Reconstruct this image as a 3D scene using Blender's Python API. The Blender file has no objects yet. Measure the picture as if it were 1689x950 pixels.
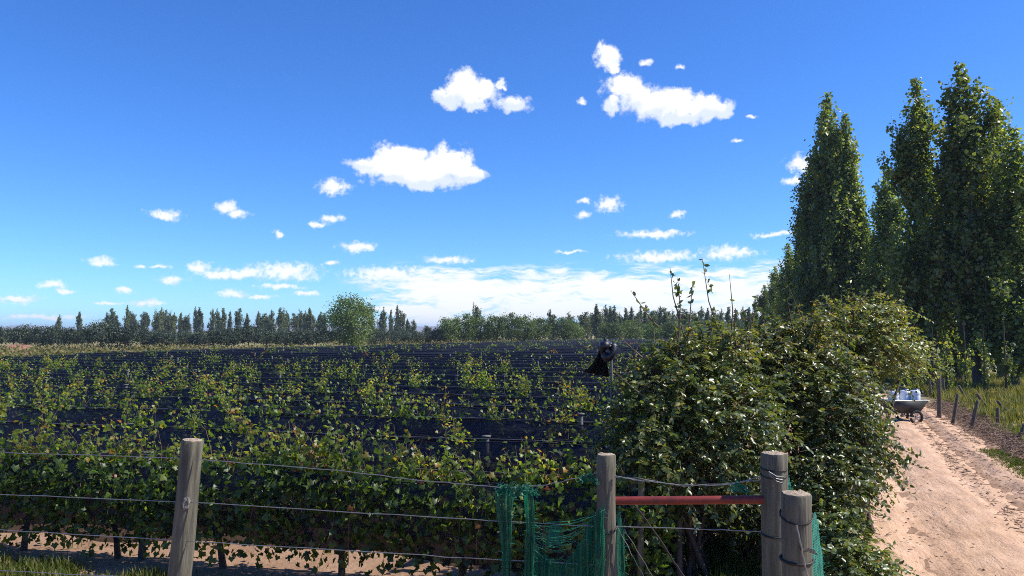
import bpy, math, random
import numpy as np
from mathutils import Vector

random.seed(7)
RNG = np.random.default_rng(11)
SC = bpy.context.scene
COL = SC.collection
R = math.radians

# ------------------------------------------------------------------ camera
EYE = np.array([0.0, 0.0, 2.6])
YAW = R(15.0)            # the camera looks 15 degrees left of the +y axis
PITCH = R(3.17)
FPX, CX, CY = 1300.0, 844.5, 475.0
cam_d = bpy.data.cameras.new('camera')
cam = bpy.data.objects.new('camera', cam_d)
COL.objects.link(cam)
cam.location = EYE
cam.rotation_euler = (R(90) + PITCH, 0, YAW)
cam_d.sensor_width = 36
cam_d.lens = 18 * FPX / 844.5
cam_d.clip_start = 0.05
cam_d.clip_end = 30000
SC.camera = cam

FW = np.array([-math.sin(YAW) * math.cos(PITCH), math.cos(YAW) * math.cos(PITCH), math.sin(PITCH)])
RT = np.array([math.cos(YAW), math.sin(YAW), 0.0])
UP = np.cross(RT, FW)


def ray(px, py):
    d = FW + (px - CX) / FPX * RT + (CY - py) / FPX * UP
    return d / np.linalg.norm(d)


def at(px, py, dist):
    """World point seen at photo pixel (px, py), `dist` metres away along the level heading."""
    d = ray(px, py)
    lv = d[0] * -math.sin(YAW) + d[1] * math.cos(YAW)
    return EYE + d * (dist / lv)


# ------------------------------------------------------------------ sun and sky
SUN_AZ = R(105 - 92)      # heading of the sun, from +x
SUN_EL = R(47)
sun_d = bpy.data.lights.new('sun', 'SUN')
sun_d.energy = 5.0
sun_d.angle = R(0.5)
sun_d.color = (1.0, 0.945, 0.85)
sun = bpy.data.objects.new('sun', sun_d)
COL.objects.link(sun)
sv = Vector((math.cos(SUN_EL) * math.cos(SUN_AZ), math.cos(SUN_EL) * math.sin(SUN_AZ), math.sin(SUN_EL)))
sun.rotation_euler = sv.to_track_quat('Z', 'Y').to_euler()
sun.location = (0, 0, 60)

SC.view_settings.view_transform = 'Standard'
SC.view_settings.look = 'None'
SC.view_settings.exposure = 0.5
SC.view_settings.gamma = 1.0
SC.view_settings.use_curve_mapping = False
cy = SC.cycles
cy.max_bounces = 4
cy.diffuse_bounces = 1
cy.glossy_bounces = 2
cy.transmission_bounces = 2
cy.transparent_max_bounces = 10
cy.volume_bounces = 0
cy.caustics_reflective = False
cy.caustics_refractive = False
cy.sample_clamp_indirect = 4.0
cy.filter_width = 1.0
cy.use_denoising = False

world = bpy.data.worlds.new('World')
SC.world = world
world.use_nodes = True
WN, WL = world.node_tree.nodes, world.node_tree.links
WN.clear()


def wn(kind, **kw):
    n = WN.new(kind)
    for k, v in kw.items():
        setattr(n, k, v)
    return n


def wmath(op, a, b=None, c=None, clamp=False):
    n = wn('ShaderNodeMath', operation=op, use_clamp=clamp)
    for i, v in enumerate((a, b, c)):
        if v is None:
            continue
        if isinstance(v, (int, float)):
            n.inputs[i].default_value = v
        else:
            WL.new(v, n.inputs[i])
    return n.outputs[0]


def wramp(v, lo, hi):
    n = wn('ShaderNodeMapRange', interpolation_type='SMOOTHSTEP')
    WL.new(v, n.inputs[0])
    n.inputs[1].default_value = lo
    n.inputs[2].default_value = hi
    return n.outputs[0]


sky = wn('ShaderNodeTexSky', sky_type='NISHITA')
sky.sun_disc = False
sky.sun_elevation = SUN_EL
sky.sun_rotation = math.pi / 2 - SUN_AZ
sky.altitude = 1500
sky.air_density = 1.0
sky.dust_density = 0.8
sky.ozone_density = 4.5
hsv = wn('ShaderNodeHueSaturation')
hsv.inputs['Saturation'].default_value = 1.16
hsv.inputs['Hue'].default_value = 0.507
hsv.inputs['Value'].default_value = 1.0
WL.new(sky.outputs[0], hsv.inputs['Color'])
wb = wn('ShaderNodeMixRGB', blend_type='MULTIPLY')
wb.inputs[0].default_value = 1.0
wb.inputs[2].default_value = (0.62, 0.95, 1.25, 1)
WL.new(hsv.outputs[0], wb.inputs[1])
SKY_STRENGTH = 0.119

# clouds live in sky angles (azimuth, elevation), as warped puffs
tc = wn('ShaderNodeTexCoord')
sep = wn('ShaderNodeSeparateXYZ')
WL.new(tc.outputs['Generated'], sep.inputs[0])
az = wmath('ARCTAN2', sep.outputs[0], sep.outputs[1])       # clockwise from +y
el = wmath('ARCSINE', sep.outputs[2])
ang = wn('ShaderNodeCombineXYZ')
WL.new(az, ang.inputs[0])
WL.new(el, ang.inputs[1])


def noise(vec, scale, detail, rough=0.55):
    n = wn('ShaderNodeTexNoise', noise_dimensions='3D')
    n.inputs['Scale'].default_value = scale
    n.inputs['Detail'].default_value = detail
    n.inputs['Roughness'].default_value = rough
    WL.new(vec, n.inputs['Vector'])
    return n


def warped(scale, amp, detail, drop=0.0):
    nz = noise(ang.outputs[0], scale, detail)
    s = wn('ShaderNodeVectorMath', operation='SUBTRACT')
    WL.new(nz.outputs['Color'], s.inputs[0])
    s.inputs[1].default_value = (0.5, 0.5, 0.5)
    m = wn('ShaderNodeVectorMath', operation='MULTIPLY_ADD')
    WL.new(s.outputs[0], m.inputs[0])
    m.inputs[1].default_value = (amp, amp, 0)
    WL.new(ang.outputs[0], m.inputs[2])
    if drop:
        d_ = wn('ShaderNodeVectorMath', operation='SUBTRACT')
        WL.new(m.outputs[0], d_.inputs[0])
        d_.inputs[1].default_value = (0, drop, 0)
        return d_.outputs[0]
    return m.outputs[0]


def blob_field(vec, blobs):
    """Distance to the nearest puff; the running value rides in z so that the nodes run one after another."""
    sx = wn('ShaderNodeSeparateXYZ')
    WL.new(vec, sx.inputs[0])
    acc = None
    for a_, e_, wa, we in blobs:
        cm = wn('ShaderNodeCombineXYZ')
        WL.new(sx.outputs[0], cm.inputs[0])
        WL.new(sx.outputs[1], cm.inputs[1])
        if acc is not None:
            WL.new(acc, cm.inputs[2])
        ma = wn('ShaderNodeVectorMath', operation='MULTIPLY_ADD')
        WL.new(cm.outputs[0], ma.inputs[0])
        ma.inputs[1].default_value = (1 / wa, 1 / we, 0)
        ma.inputs[2].default_value = (-a_ / wa, -e_ / we, 0)
        ln = wn('ShaderNodeVectorMath', operation='LENGTH')
        WL.new(ma.outputs[0], ln.inputs[0])
        v = ln.outputs['Value']
        acc = v if acc is None else wmath('SMOOTH_MIN', acc, v, 0.25)
    return wmath('SUBTRACT', 1.0, acc)


def px_blobs(lst):
    out = []
    for px, py, hw, hh in lst:
        d = ray(px, py)
        out.append((math.atan2(d[0], d[1]), math.asin(d[2]), hw / FPX, hh / FPX))
    return out


BIG = px_blobs([
    (738, 163, 30, 15), (766, 143, 32, 29), (796, 150, 28, 20), (786, 173, 24, 14), (846, 171, 27, 16), (826, 140, 12, 9),
    (1003, 94, 22, 19), (1008, 114, 13, 11), (1029, 147, 35, 24), (1006, 172, 12, 18),
    (1072, 170, 42, 26), (1118, 174, 48, 25), (1166, 176, 40, 20), (1122, 200, 30, 13), (1192, 180, 17, 18),
    (606, 274, 36, 15), (660, 268, 46, 32), (700, 286, 62, 27), (738, 270, 42, 30), (772, 290, 32, 20), (690, 300, 80, 13)])
SMALL = px_blobs([
    (552, 309, 29, 13), (545, 301, 13, 9), (524, 370, 18, 7), (546, 361, 22, 7), (272, 354, 25, 9), (374, 342, 22, 11), (392, 353, 18, 9),
    (590, 407, 33, 9), (168, 432, 22, 8), (330, 440, 20, 9), (395, 451, 52, 11), (470, 448, 60, 17), (360, 452, 40, 9),
    (1003, 337, 25, 14), (963, 331, 14, 6), (963, 356, 13, 8), (1119, 353, 14, 7), (1078, 386, 62, 8), (1278, 387, 38, 5),
    (1320, 269, 22, 15), (1309, 298, 19, 9), (1200, 418, 48, 13), (1085, 424, 72, 11), (738, 429, 42, 8), (940, 416, 26, 3),
    (284, 462, 20, 9), (88, 470, 18, 7), (108, 478, 16, 5), (206, 478, 14, 6), (28, 493, 32, 6), (245, 499, 26, 6), (384, 485, 27, 7),
    (465, 473, 40, 5), (506, 484, 22, 5), (545, 434, 14, 5), (1216, 231, 9, 4), (960, 168, 8, 7), (1067, 101, 12, 6), (460, 386, 10, 6),
    (232, 441, 9, 4), (640, 452, 78, 15), (70, 521, 60, 5), (1240, 192, 12, 4), (1122, 112, 9, 5), (430, 490, 30, 4),
    (265, 440, 14, 4), (180, 500, 26, 3)])
rb = random.Random(5)
for k in range(9):       # the same scattered puffs go on round the rest of the sky
    a_ = -R(15) + R(rb.uniform(48, 312))
    if a_ > math.pi:
        a_ -= 2 * math.pi
    e_ = R(rb.uniform(5, 34))
    w_ = rb.uniform(0.02, 0.07)
    SMALL.append((a_, e_, w_, w_ * 0.42))

fb = blob_field(warped(34, 0.03, 4), BIG)
fs = blob_field(warped(60, 0.014, 3), SMALL)
under = blob_field(warped(34, 0.03, 4, 0.013), BIG)     # the same puffs a little lower: dim where a base hangs free
nb = noise(ang.outputs[0], 52, 7, 0.62)
ns = noise(ang.outputs[0], 130, 5, 0.62)
fb2 = wmath('ADD', fb, wmath('MULTIPLY', wmath('SUBTRACT', nb.outputs[0], 0.48), 1.7))
fs2 = wmath('ADD', fs, wmath('MULTIPLY', wmath('SUBTRACT', ns.outputs[0], 0.50), 2.0))
cb = wramp(fb2, -0.12, 0.42)
cs = wmath('MULTIPLY', wramp(fs2, -0.2, 0.85), 0.92)
# the streaky bank low over the far trees
st = wn('ShaderNodeMapping')
st.inputs['Scale'].default_value = (1.0, 5.0, 1.0)
WL.new(warped(24, 0.02, 2), st.inputs['Vector'])
nk = noise(st.outputs[0], 13, 7, 0.62)
A0 = math.atan2(*ray(530, 480)[:2])
A1 = math.atan2(*ray(700, 480)[:2])
bank_az = wmath('MULTIPLY', wramp(az, A0, A1), wmath('SUBTRACT', 1.0, wramp(az, 0.75, 1.5)))
bank_el = wmath('MULTIPLY', wramp(el, R(-0.5), R(1.4)), wmath('SUBTRACT', 1.0, wramp(el, R(3.2), R(5.4))))
bk = wmath('MULTIPLY', bank_az, bank_el)
bkn = wmath('ADD', wmath('MULTIPLY', wmath('SUBTRACT', nk.outputs[0], 0.5), 4.2), wmath('MULTIPLY', bk, 0.86))
bank = wmath('MULTIPLY', wramp(bkn, 0.02, 0.85), wmath('MULTIPLY', wramp(bk, 0.0, 0.35), 0.96))
cov = wmath('MAXIMUM', wmath('MAXIMUM', cb, cs), bank)
ccol = wn('ShaderNodeMixRGB')
ccol.inputs[1].default_value = (0.74, 0.82, 0.97, 1)
ccol.inputs[2].default_value = (1.04, 1.04, 1.03, 1)
ngrey = noise(ang.outputs[0], 45, 5)
body = wmath('MAXIMUM', fs2, bkn)
lit_big = wramp(wmath('ADD', under, wmath('MULTIPLY', wmath('SUBTRACT', ngrey.outputs[0], 0.5), 1.3)), -0.25, 0.45)
lit_rest = wramp(wmath('ADD', wmath('MULTIPLY', body, 0.5), ngrey.outputs[0]), 0.40, 0.80)
WL.new(wmath('ADD', wmath('MULTIPLY', lit_big, cb), wmath('MULTIPLY', lit_rest, wmath('SUBTRACT', 1.0, cb))), ccol.inputs[0])
bg1 = wn('ShaderNodeBackground')
WL.new(wb.outputs[0], bg1.inputs[0])
bg1.inputs[1].default_value = SKY_STRENGTH
bg2 = wn('ShaderNodeBackground')
WL.new(ccol.outputs[0], bg2.inputs[0])
bg2.inputs[1].default_value = 0.78
mx = wn('ShaderNodeMixShader')
WL.new(cov, mx.inputs[0])
WL.new(bg1.outputs[0], mx.inputs[1])
WL.new(bg2.outputs[0], mx.inputs[2])
wo = wn('ShaderNodeOutputWorld')
WL.new(mx.outputs[0], wo.inputs[0])
world.cycles.sampling_method = 'NONE'


# ------------------------------------------------------------------ helpers: objects and meshes
def tag(o, label=None, cat=None, group=None, kind=None):
    if label:
        o['label'] = label
    if cat:
        o['category'] = cat
    if group:
        o['group'] = group
    if kind:
        o['kind'] = kind
    return o


def empty(name, loc=(0, 0, 0), rz=0.0):
    o = bpy.data.objects.new(name, None)
    o.empty_display_size = 0.1
    o.location = loc
    o.rotation_euler = (0, 0, rz)
    COL.objects.link(o)
    return o


def link(name, me, parent=None, loc=None):
    o = bpy.data.objects.new(name, me)
    COL.objects.link(o)
    if parent is not None:
        o.parent = parent
    if loc is not None:
        o.location = loc
    return o


class MB:
    """Collects vertices and faces (tri or quad arrays) with one value per face."""

    def __init__(self):
        self.v, self.f, self.a, self.n = [], [], [], 0

    def add(self, v, f, a=None):
        v = np.asarray(v, float).reshape(-1, 3)
        f = np.asarray(f, int)
        self.v.append(v)
        self.f.append(f + self.n)
        self.a.append(np.full(len(f), 0.5) if a is None else np.broadcast_to(np.asarray(a, float), (len(f),)).copy())
        self.n += len(v)
        return self

    def mesh(self, name, mat, smooth=True):
        me = bpy.data.meshes.new(name)
        v = np.concatenate(self.v)
        me.vertices.add(len(v))
        me.vertices.foreach_set('co', v.ravel())
        tot = np.concatenate([np.full(len(f), f.shape[1]) for f in self.f])
        idx = np.concatenate([f.ravel() for f in self.f])
        me.loops.add(len(idx))
        me.loops.foreach_set('vertex_index', idx.astype(np.int32))
        me.polygons.add(len(tot))
        st_ = np.concatenate(([0], np.cumsum(tot)[:-1]))
        me.polygons.foreach_set('loop_start', st_.astype(np.int32))
        me.polygons.foreach_set('loop_total', tot.astype(np.int32))
        if smooth:
            me.polygons.foreach_set('use_smooth', np.ones(len(tot), bool))
        at_ = me.attributes.new('tint', 'FLOAT', 'FACE')
        at_.data.foreach_set('value', np.concatenate(self.a).astype(np.float32))
        me.update(calc_edges=True)
        if mat is not None:
            me.materials.append(mat)
        return me

    def obj(self, name, mat, parent=None, smooth=True, loc=None):
        return link(name, self.mesh(name, mat, smooth), parent, loc)


def tube(mb, pts, rad, sides=6, cap=True, a=None):
    pts = np.asarray(pts, float)
    n = len(pts)
    rad = np.broadcast_to(np.asarray(rad, float), (n,))
    tan = np.gradient(pts, axis=0)
    tan /= np.linalg.norm(tan, axis=1)[:, None] + 1e-9
    ref = np.array([0.0, 0, 1]) if abs(tan[:, 2]).mean() < 0.8 else np.array([1.0, 0, 0])
    s = np.cross(tan, ref)
    s /= np.linalg.norm(s, axis=1)[:, None] + 1e-9
    b = np.cross(s, tan)
    th = np.linspace(0, 2 * np.pi, sides, endpoint=False)
    ring = np.cos(th)[None, :, None] * s[:, None] + np.sin(th)[None, :, None] * b[:, None]
    v = (pts[:, None] + ring * rad[:, None, None]).reshape(-1, 3)
    i = np.arange(n - 1)[:, None] * sides
    j = np.arange(sides)[None]
    k = (j + 1) % sides
    f = np.stack([i + j, i + k, i + sides + k, i + sides + j], -1).reshape(-1, 4)
    mb.add(v, f, a)
    if cap:
        c = np.array([[0, q, q + 1] for q in range(1, sides - 1)])
        mb.add(v[:sides], c[:, ::-1], a if np.isscalar(a) or a is None else None)
        mb.add(v[-sides:], c, a if np.isscalar(a) or a is None else None)
    return mb


def box(mb, lo, hi):
    (x0, y0, z0), (x1, y1, z1) = lo, hi
    v = [(x0, y0, z0), (x1, y0, z0), (x1, y1, z0), (x0, y1, z0), (x0, y0, z1), (x1, y0, z1), (x1, y1, z1), (x0, y1, z1)]
    mb.add(v, [(0, 3, 2, 1), (4, 5, 6, 7), (0, 1, 5, 4), (1, 2, 6, 5), (2, 3, 7, 6), (3, 0, 4, 7)])
    return mb


def lathe(mb, prof, sides=20, center=(0, 0, 0)):
    prof = np.asarray(prof, float)
    th = np.linspace(0, 2 * np.pi, sides, endpoint=False)
    v = np.stack([np.cos(th)[None] * prof[:, :1], np.sin(th)[None] * prof[:, :1], np.repeat(prof[:, 1:], sides, 1)], -1).reshape(-1, 3) + np.asarray(center)
    n = len(prof)
    i = np.arange(n - 1)[:, None] * sides
    j = np.arange(sides)[None]
    k = (j + 1) % sides
    mb.add(v, np.stack([i + j, i + k, i + sides + k, i + sides + j], -1).reshape(-1, 4))
    return mb


def unit(v):
    return v / (np.linalg.norm(v, axis=-1, keepdims=True) + 1e-9)


# leaf templates: length along +x from the stalk, normal +z
def tmpl_vine():
    ang_ = np.radians([180, 140, 112, 84, 60, 35, 0, -35, -60, -84, -112, -140])
    r_ = np.array([0.12, 0.52, 0.40, 0.56, 0.38, 0.42, 0.62, 0.42, 0.38, 0.56, 0.40, 0.52])
    x, y = r_ * np.cos(ang_) + 0.3, r_ * np.sin(ang_)
    z = -0.35 * (y ** 2) - 0.25 * np.maximum(x - 0.3, 0) ** 2
    v = np.vstack([[0.3, 0, 0.06], np.stack([x, y, z], 1)])
    return v, np.array([[0, i + 1, (i + 1) % 12 + 1] for i in range(12)])


def tmpl_ovate():
    v = np.array([[0, 0, 0], [0.3, 0.27, 0.05], [0.65, 0.24, 0.03], [1.0, 0, -0.12], [0.65, -0.24, 0.03], [0.3, -0.27, 0.05], [0.35, 0, -0.03], [0.7, 0, -0.05]])
    f = np.array([[0, 6, 1], [1, 6, 2], [6, 7, 2], [2, 7, 3], [0, 5, 6], [5, 4, 6], [6, 4, 7], [4, 3, 7]])
    return v, f


def tmpl_quad():
    v = np.array([[0, 0, 0], [0.45, 0.42, 0.1], [1.0, 0, -0.05], [0.45, -0.42, 0.1]])
    return v, np.array([[0, 2, 1], [0, 3, 2]])


T_VINE, T_OVATE, T_QUAD = tmpl_vine(), tmpl_ovate(), tmpl_quad()


def leaves(mb, P, D, N, S, tmpl, tint):
    """One leaf at each P, pointing along D, facing about N, of length S."""
    tv, tf = tmpl
    D = unit(D)
    B = unit(np.cross(N, D))
    Nn = np.cross(D, B)
    S = np.broadcast_to(np.asarray(S, float), (len(P),))
    v = P[:, None] + S[:, None, None] * (tv[None, :, 0:1] * D[:, None] + tv[None, :, 1:2] * B[:, None] + tv[None, :, 2:3] * Nn[:, None])
    f = tf[None] + (np.arange(len(P)) * len(tv))[:, None, None]
    mb.add(v.reshape(-1, 3), f.reshape(-1, tf.shape[1]), np.repeat(tint, len(tf)))


# ------------------------------------------------------------------ helpers: materials
class Mat:
    def __init__(self, name):
        self.m = bpy.data.materials.new(name)
        self.m.use_nodes = True
        self.n, self.l = self.m.node_tree.nodes, self.m.node_tree.links
        self.bsdf = self.n['Principled BSDF']
        self.out = self.n['Material Output']

    def new(self, kind, **kw):
        n = self.n.new(kind)
        for k, v in kw.items():
            setattr(n, k, v)
        return n

    def coords(self, scale=(1, 1, 1), src='Object'):
        t = self.new('ShaderNodeTexCoord')
        mp = self.new('ShaderNodeMapping')
        mp.inputs['Scale'].default_value = scale
        self.l.new(t.outputs[src], mp.inputs['Vector'])
        return mp.outputs[0]

    def noise(self, vec, scale, detail=4, rough=0.6):
        n = self.new('ShaderNodeTexNoise')
        n.inputs['Scale'].default_value = scale
        n.inputs['Detail'].default_value = detail
        n.inputs['Roughness'].default_value = rough
        if vec is not None:
            self.l.new(vec, n.inputs['Vector'])
        return n.outputs[0]

    def ramp(self, fac, stops):
        r = self.new('ShaderNodeValToRGB')
        e = r.color_ramp.elements
        while len(e) < len(stops):
            e.new(0.5)
        for q, (p, c) in zip(e, stops):
            q.position = p
            q.color = (*c, 1)
        self.l.new(fac, r.inputs[0])
        return r.outputs[0]

    def mix(self, fac, a, b, mode='MIX'):
        m = self.new('ShaderNodeMixRGB', blend_type=mode)
        for i, v in enumerate((fac, a, b)):
            if isinstance(v, (int, float)):
                m.inputs[i].default_value = v
            elif isinstance(v, tuple):
                m.inputs[i].default_value = (*v, 1)
            else:
                self.l.new(v, m.inputs[i])
        return m.outputs[0]

    def math(self, op, a, b=0.0, clamp=False):
        m = self.new('ShaderNodeMath', operation=op, use_clamp=clamp)
        for i, v in enumerate((a, b)):
            if isinstance(v, (int, float)):
                m.inputs[i].default_value = v
            else:
                self.l.new(v, m.inputs[i])
        return m.outputs[0]

    def bump(self, h, strength, dist=0.01):
        b = self.new('ShaderNodeBump')
        b.inputs['Strength'].default_value = strength
        b.inputs['Distance'].default_value = dist
        self.l.new(h, b.inputs['Height'])
        self.l.new(b.outputs[0], self.bsdf.inputs['Normal'])

    def base(self, c):
        if isinstance(c, tuple):
            self.bsdf.inputs['Base Color'].default_value = (*c, 1)
        else:
            self.l.new(c, self.bsdf.inputs['Base Color'])

    def set(self, **kw):
        for k, v in kw.items():
            self.bsdf.inputs[k.replace('_', ' ')].default_value = v


def leaf_mat(name, stops, rough=0.5, spec=0.4, trans=0.45, tgain=1.6):
    m = Mat(name)
    a = m.new('ShaderNodeAttribute', attribute_name='tint')
    oi = m.new('ShaderNodeObjectInfo')
    c = m.ramp(a.outputs['Fac'], stops)
    v = m.math('ADD', m.math('MULTIPLY', oi.outputs['Random'], 0.5), 0.75)
    h = m.new('ShaderNodeHueSaturation')
    m.l.new(v, h.inputs['Value'])
    m.l.new(c, h.inputs['Color'])
    c = h.outputs[0]
    m.base(c)
    m.set(Roughness=rough)
    m.bsdf.inputs['Specular IOR Level'].default_value = spec
    tr = m.new('ShaderNodeBsdfTranslucent')
    tcx = m.mix(1.0, c, (tgain * 1.05, tgain, tgain * 0.35), 'MULTIPLY')
    m.l.new(tcx, tr.inputs[0])
    mxs = m.new('ShaderNodeMixShader')
    mxs.inputs[0].default_value = trans
    m.l.new(m.bsdf.outputs[0], mxs.inputs[1])
    m.l.new(tr.outputs[0], mxs.inputs[2])
    m.l.new(mxs.outputs[0], m.out.inputs[0])
    return m.m


def flat_mat(name, c, rough=0.7, metal=0.0, vary=0.25, scale=6.0, bump=0.0):
    m = Mat(name)
    co = m.coords()
    n = m.noise(co, scale, 5)
    lo = tuple(x * (1 - vary) for x in c)
    hi = tuple(min(1, x * (1 + vary)) for x in c)
    m.base(m.ramp(n, [(0.3, lo), (0.7, hi)]))
    m.set(Roughness=rough, Metallic=metal)
    if bump:
        m.bump(m.noise(co, scale * 6, 4), bump)
    return m.m


M_VINE = leaf_mat('vine_leaf', [(0.0, (0.018, 0.036, 0.010)), (0.5, (0.078, 0.135, 0.024)), (0.8, (0.18, 0.225, 0.038)), (0.92, (0.24, 0.16, 0.03)), (1.0, (0.27, 0.05, 0.02))], 0.42, 0.5, 0.5, 2.5)
M_BUSH = leaf_mat('bush_leaf', [(0.0, (0.034, 0.056, 0.016)), (0.55, (0.10, 0.138, 0.036)), (0.9, (0.225, 0.215, 0.052)), (0.97, (0.26, 0.18, 0.04)), (1.0, (0.22, 0.08, 0.02))], 0.37, 0.6, 0.36, 2.1)
M_POPLAR = leaf_mat('poplar_leaf', [(0.0, (0.06, 0.095, 0.028)), (0.6, (0.16, 0.21, 0.06)), (1.0, (0.30, 0.31, 0.10))], 0.40, 0.55, 0.45, 2.0)
M_FAR = leaf_mat('far_poplar_leaf', [(0.0, (0.06, 0.085, 0.035)), (1.0, (0.17, 0.19, 0.075))], 0.5, 0.4, 0.35, 1.5)
M_OLIVE = leaf_mat('olive_leaf', [(0.0, (0.02, 0.032, 0.02)), (0.7, (0.06, 0.085, 0.05)), (1.0, (0.13, 0.155, 0.095))], 0.5, 0.4, 0.25, 1.3)
M_GROVE = leaf_mat('grove_leaf', [(0.0, (0.045, 0.08, 0.022)), (1.0, (0.16, 0.22, 0.055))], 0.5, 0.4, 0.35, 1.4)
M_GRASS = leaf_mat('grass_blade', [(0.0, (0.05, 0.085, 0.016)), (0.5, (0.13, 0.16, 0.03)), (0.8, (0.26, 0.23, 0.08)), (1.0, (0.38, 0.30, 0.15))], 0.6, 0.2, 0.4, 1.4)
M_SCRUB = leaf_mat('scrub_leaf', [(0.0, (0.09, 0.11, 0.03)), (0.5, (0.19, 0.175, 0.065)), (1.0, (0.30, 0.215, 0.11))], 0.7, 0.2, 0.25, 1.2)
M_BARK = flat_mat('bark', (0.075, 0.055, 0.04), 0.9, 0, 0.4, 12, 0.5)
M_TWIG = flat_mat('twig', (0.13, 0.085, 0.055), 0.85, 0, 0.4, 9)
M_STAKE = flat_mat('old_stake', (0.10, 0.08, 0.06), 0.9, 0, 0.4, 14, 0.4)
M_WIRE = flat_mat('galvanised_wire', (0.27, 0.27, 0.265), 0.45, 0.7, 0.3, 30)
M_RUSTWIRE = flat_mat('dark_wire', (0.035, 0.03, 0.028), 0.6, 0.5, 0.3, 30)
M_TPOST = flat_mat('grey_trellis_post', (0.13, 0.125, 0.115), 0.8, 0, 0.25, 10, 0.3)


def post_mat():
    m = Mat('weathered_post_wood')
    co = m.coords((14, 14, 1.1))
    g = m.noise(co, 3.0, 7, 0.65)
    c2 = m.noise(m.coords((3, 3, 2.2)), 2.2, 4)
    base = m.ramp(g, [(0.25, (0.035, 0.032, 0.024)), (0.5, (0.105, 0.096, 0.068)), (0.75, (0.20, 0.18, 0.125))])
    base = m.mix(m.ramp(c2, [(0.45, (0, 0, 0)), (0.7, (0.55, 0.55, 0.55))]), base, (0.13, 0.12, 0.06))
    m.base(base)
    m.set(Roughness=0.86)
    m.bump(g, 0.7, 0.012)
    return m.m


def endgrain_mat():
    m = Mat('cut_end_grain')
    w = m.new('ShaderNodeTexWave', wave_type='RINGS', rings_direction='Z')
    w.inputs['Scale'].default_value = 22
    w.inputs['Distortion'].default_value = 3
    m.l.new(m.coords(), w.inputs['Vector'])
    n = m.noise(m.coords(), 30, 5)
    m.base(m.mix(0.5, m.ramp(w.outputs['Fac'], [(0, (0.16, 0.11, 0.07)), (1, (0.46, 0.36, 0.25))]), m.ramp(n, [(0.3, (0.14, 0.10, 0.07)), (0.7, (0.5, 0.4, 0.3))])))
    m.set(Roughness=0.9)
    m.bump(n, 0.8, 0.01)
    return m.m


M_POST, M_ENDG = post_mat(), endgrain_mat()


def hailnet_mat():
    m = Mat('black_hail_net')
    co = m.coords((1, 1, 1))
    n = m.noise(co, 2.0, 4)
    m.base(m.ramp(n, [(0.3, (0.004, 0.005, 0.013)), (0.75, (0.010, 0.013, 0.034))]))
    m.set(Roughness=0.55)
    m.bsdf.inputs['Specular IOR Level'].default_value = 0.35
    m.bump(m.noise(m.coords((1.2, 1, 9)), 3.0, 4), 0.4, 0.03)
    tr = m.new('ShaderNodeBsdfTransparent')
    mxs = m.new('ShaderNodeMixShader')
    mxs.inputs[0].default_value = 0.17
    m.l.new(m.bsdf.outputs[0], mxs.inputs[1])
    m.l.new(tr.outputs[0], mxs.inputs[2])
    m.l.new(mxs.outputs[0], m.out.inputs[0])
    return m.m


M_HAIL = hailnet_mat()


def greennet_mat(name, c, hole=0.5):
    m = Mat(name)
    uv = m.new('ShaderNodeUVMap')
    sp = m.new('ShaderNodeSeparateXYZ')
    m.l.new(uv.outputs[0], sp.inputs[0])
    n = m.noise(uv.outputs[0], 14, 4)
    m.base(m.ramp(n, [(0.3, tuple(x * 0.7 for x in c)), (0.7, tuple(x * 1.25 for x in c))]))
    m.set(Roughness=0.5)

    def gap(o, pitch, w):
        return m.math('GREATER_THAN', m.math('FRACT', m.math('MULTIPLY', m.math('ADD', o, m.math('MULTIPLY', n, 0.004)), 1 / pitch)), w)
    a = m.math('MULTIPLY', gap(sp.outputs[0], 0.008, hole), gap(sp.outputs[1], 0.012, 0.4))
    thin = m.ramp(m.noise(uv.outputs[0], 5, 3), [(0.55, (0, 0, 0)), (0.72, (0.5, 0.5, 0.5))])
    a = m.math('MAXIMUM', a, m.math('MULTIPLY', gap(sp.outputs[0], 0.0065, 0.45), thin))
    tl = m.new('ShaderNodeBsdfTranslucent')
    tl.inputs[0].default_value = (*[min(1, x * 1.6) for x in c], 1)
    m1 = m.new('ShaderNodeMixShader')
    m1.inputs[0].default_value = 0.35
    m.l.new(m.bsdf.outputs[0], m1.inputs[1])
    m.l.new(tl.outputs[0], m1.inputs[2])
    tr = m.new('ShaderNodeBsdfTransparent')
    m2 = m.new('ShaderNodeMixShader')
    m.l.new(a, m2.inputs[0])
    m.l.new(m1.outputs[0], m2.inputs[1])
    m.l.new(tr.outputs[0], m2.inputs[2])
    m.l.new(m2.outputs[0], m.out.inputs[0])
    return m.m


M_GREEN = greennet_mat('green_shade_net', (0.008, 0.13, 0.068), 0.70)
M_GREEN_LIT = greennet_mat('sunlit_green_net', (0.05, 0.30, 0.21), 0.62)  # lit copy of the green net: sunlight put into a lighter base colour
M_STRAND = flat_mat('green_strand', (0.01, 0.22, 0.12), 0.5)


# ------------------------------------------------------------------ the ground
def sstep(a, b, x):
    t = np.clip((x - a) / (b - a), 0, 1)
    return t * t * (3 - 2 * t)


def hgt(x, y):
    """Height of the ground: a low bank by the camera, then the flat vineyard."""
    x, y = np.asarray(x, float), np.asarray(y, float)
    bank = 0.5 * (1 - sstep(4.2, 7.0, y)) + 0.5 * (1 - sstep(0.0, 5.0, y))
    bump_ = 0.025 * np.sin(x * 1.7 + 0.6 * y) * np.sin(y * 1.3 - 0.4 * x) + 0.012 * np.sin(5.1 * x + 2) * np.sin(4.3 * y)
    return bank + bump_ * (1 - sstep(60, 120, np.abs(y)))


def road_center(y):
    y = np.asarray(y, float)
    return 3.05 + 0.125 * (y - 10) * (1 - sstep(18, 60, y)) + 1.9 * sstep(18, 60, y) - 0.0


def road_half(y):
    return 1.75 - 0.35 * sstep(10, 24, np.asarray(y, float))


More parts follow.
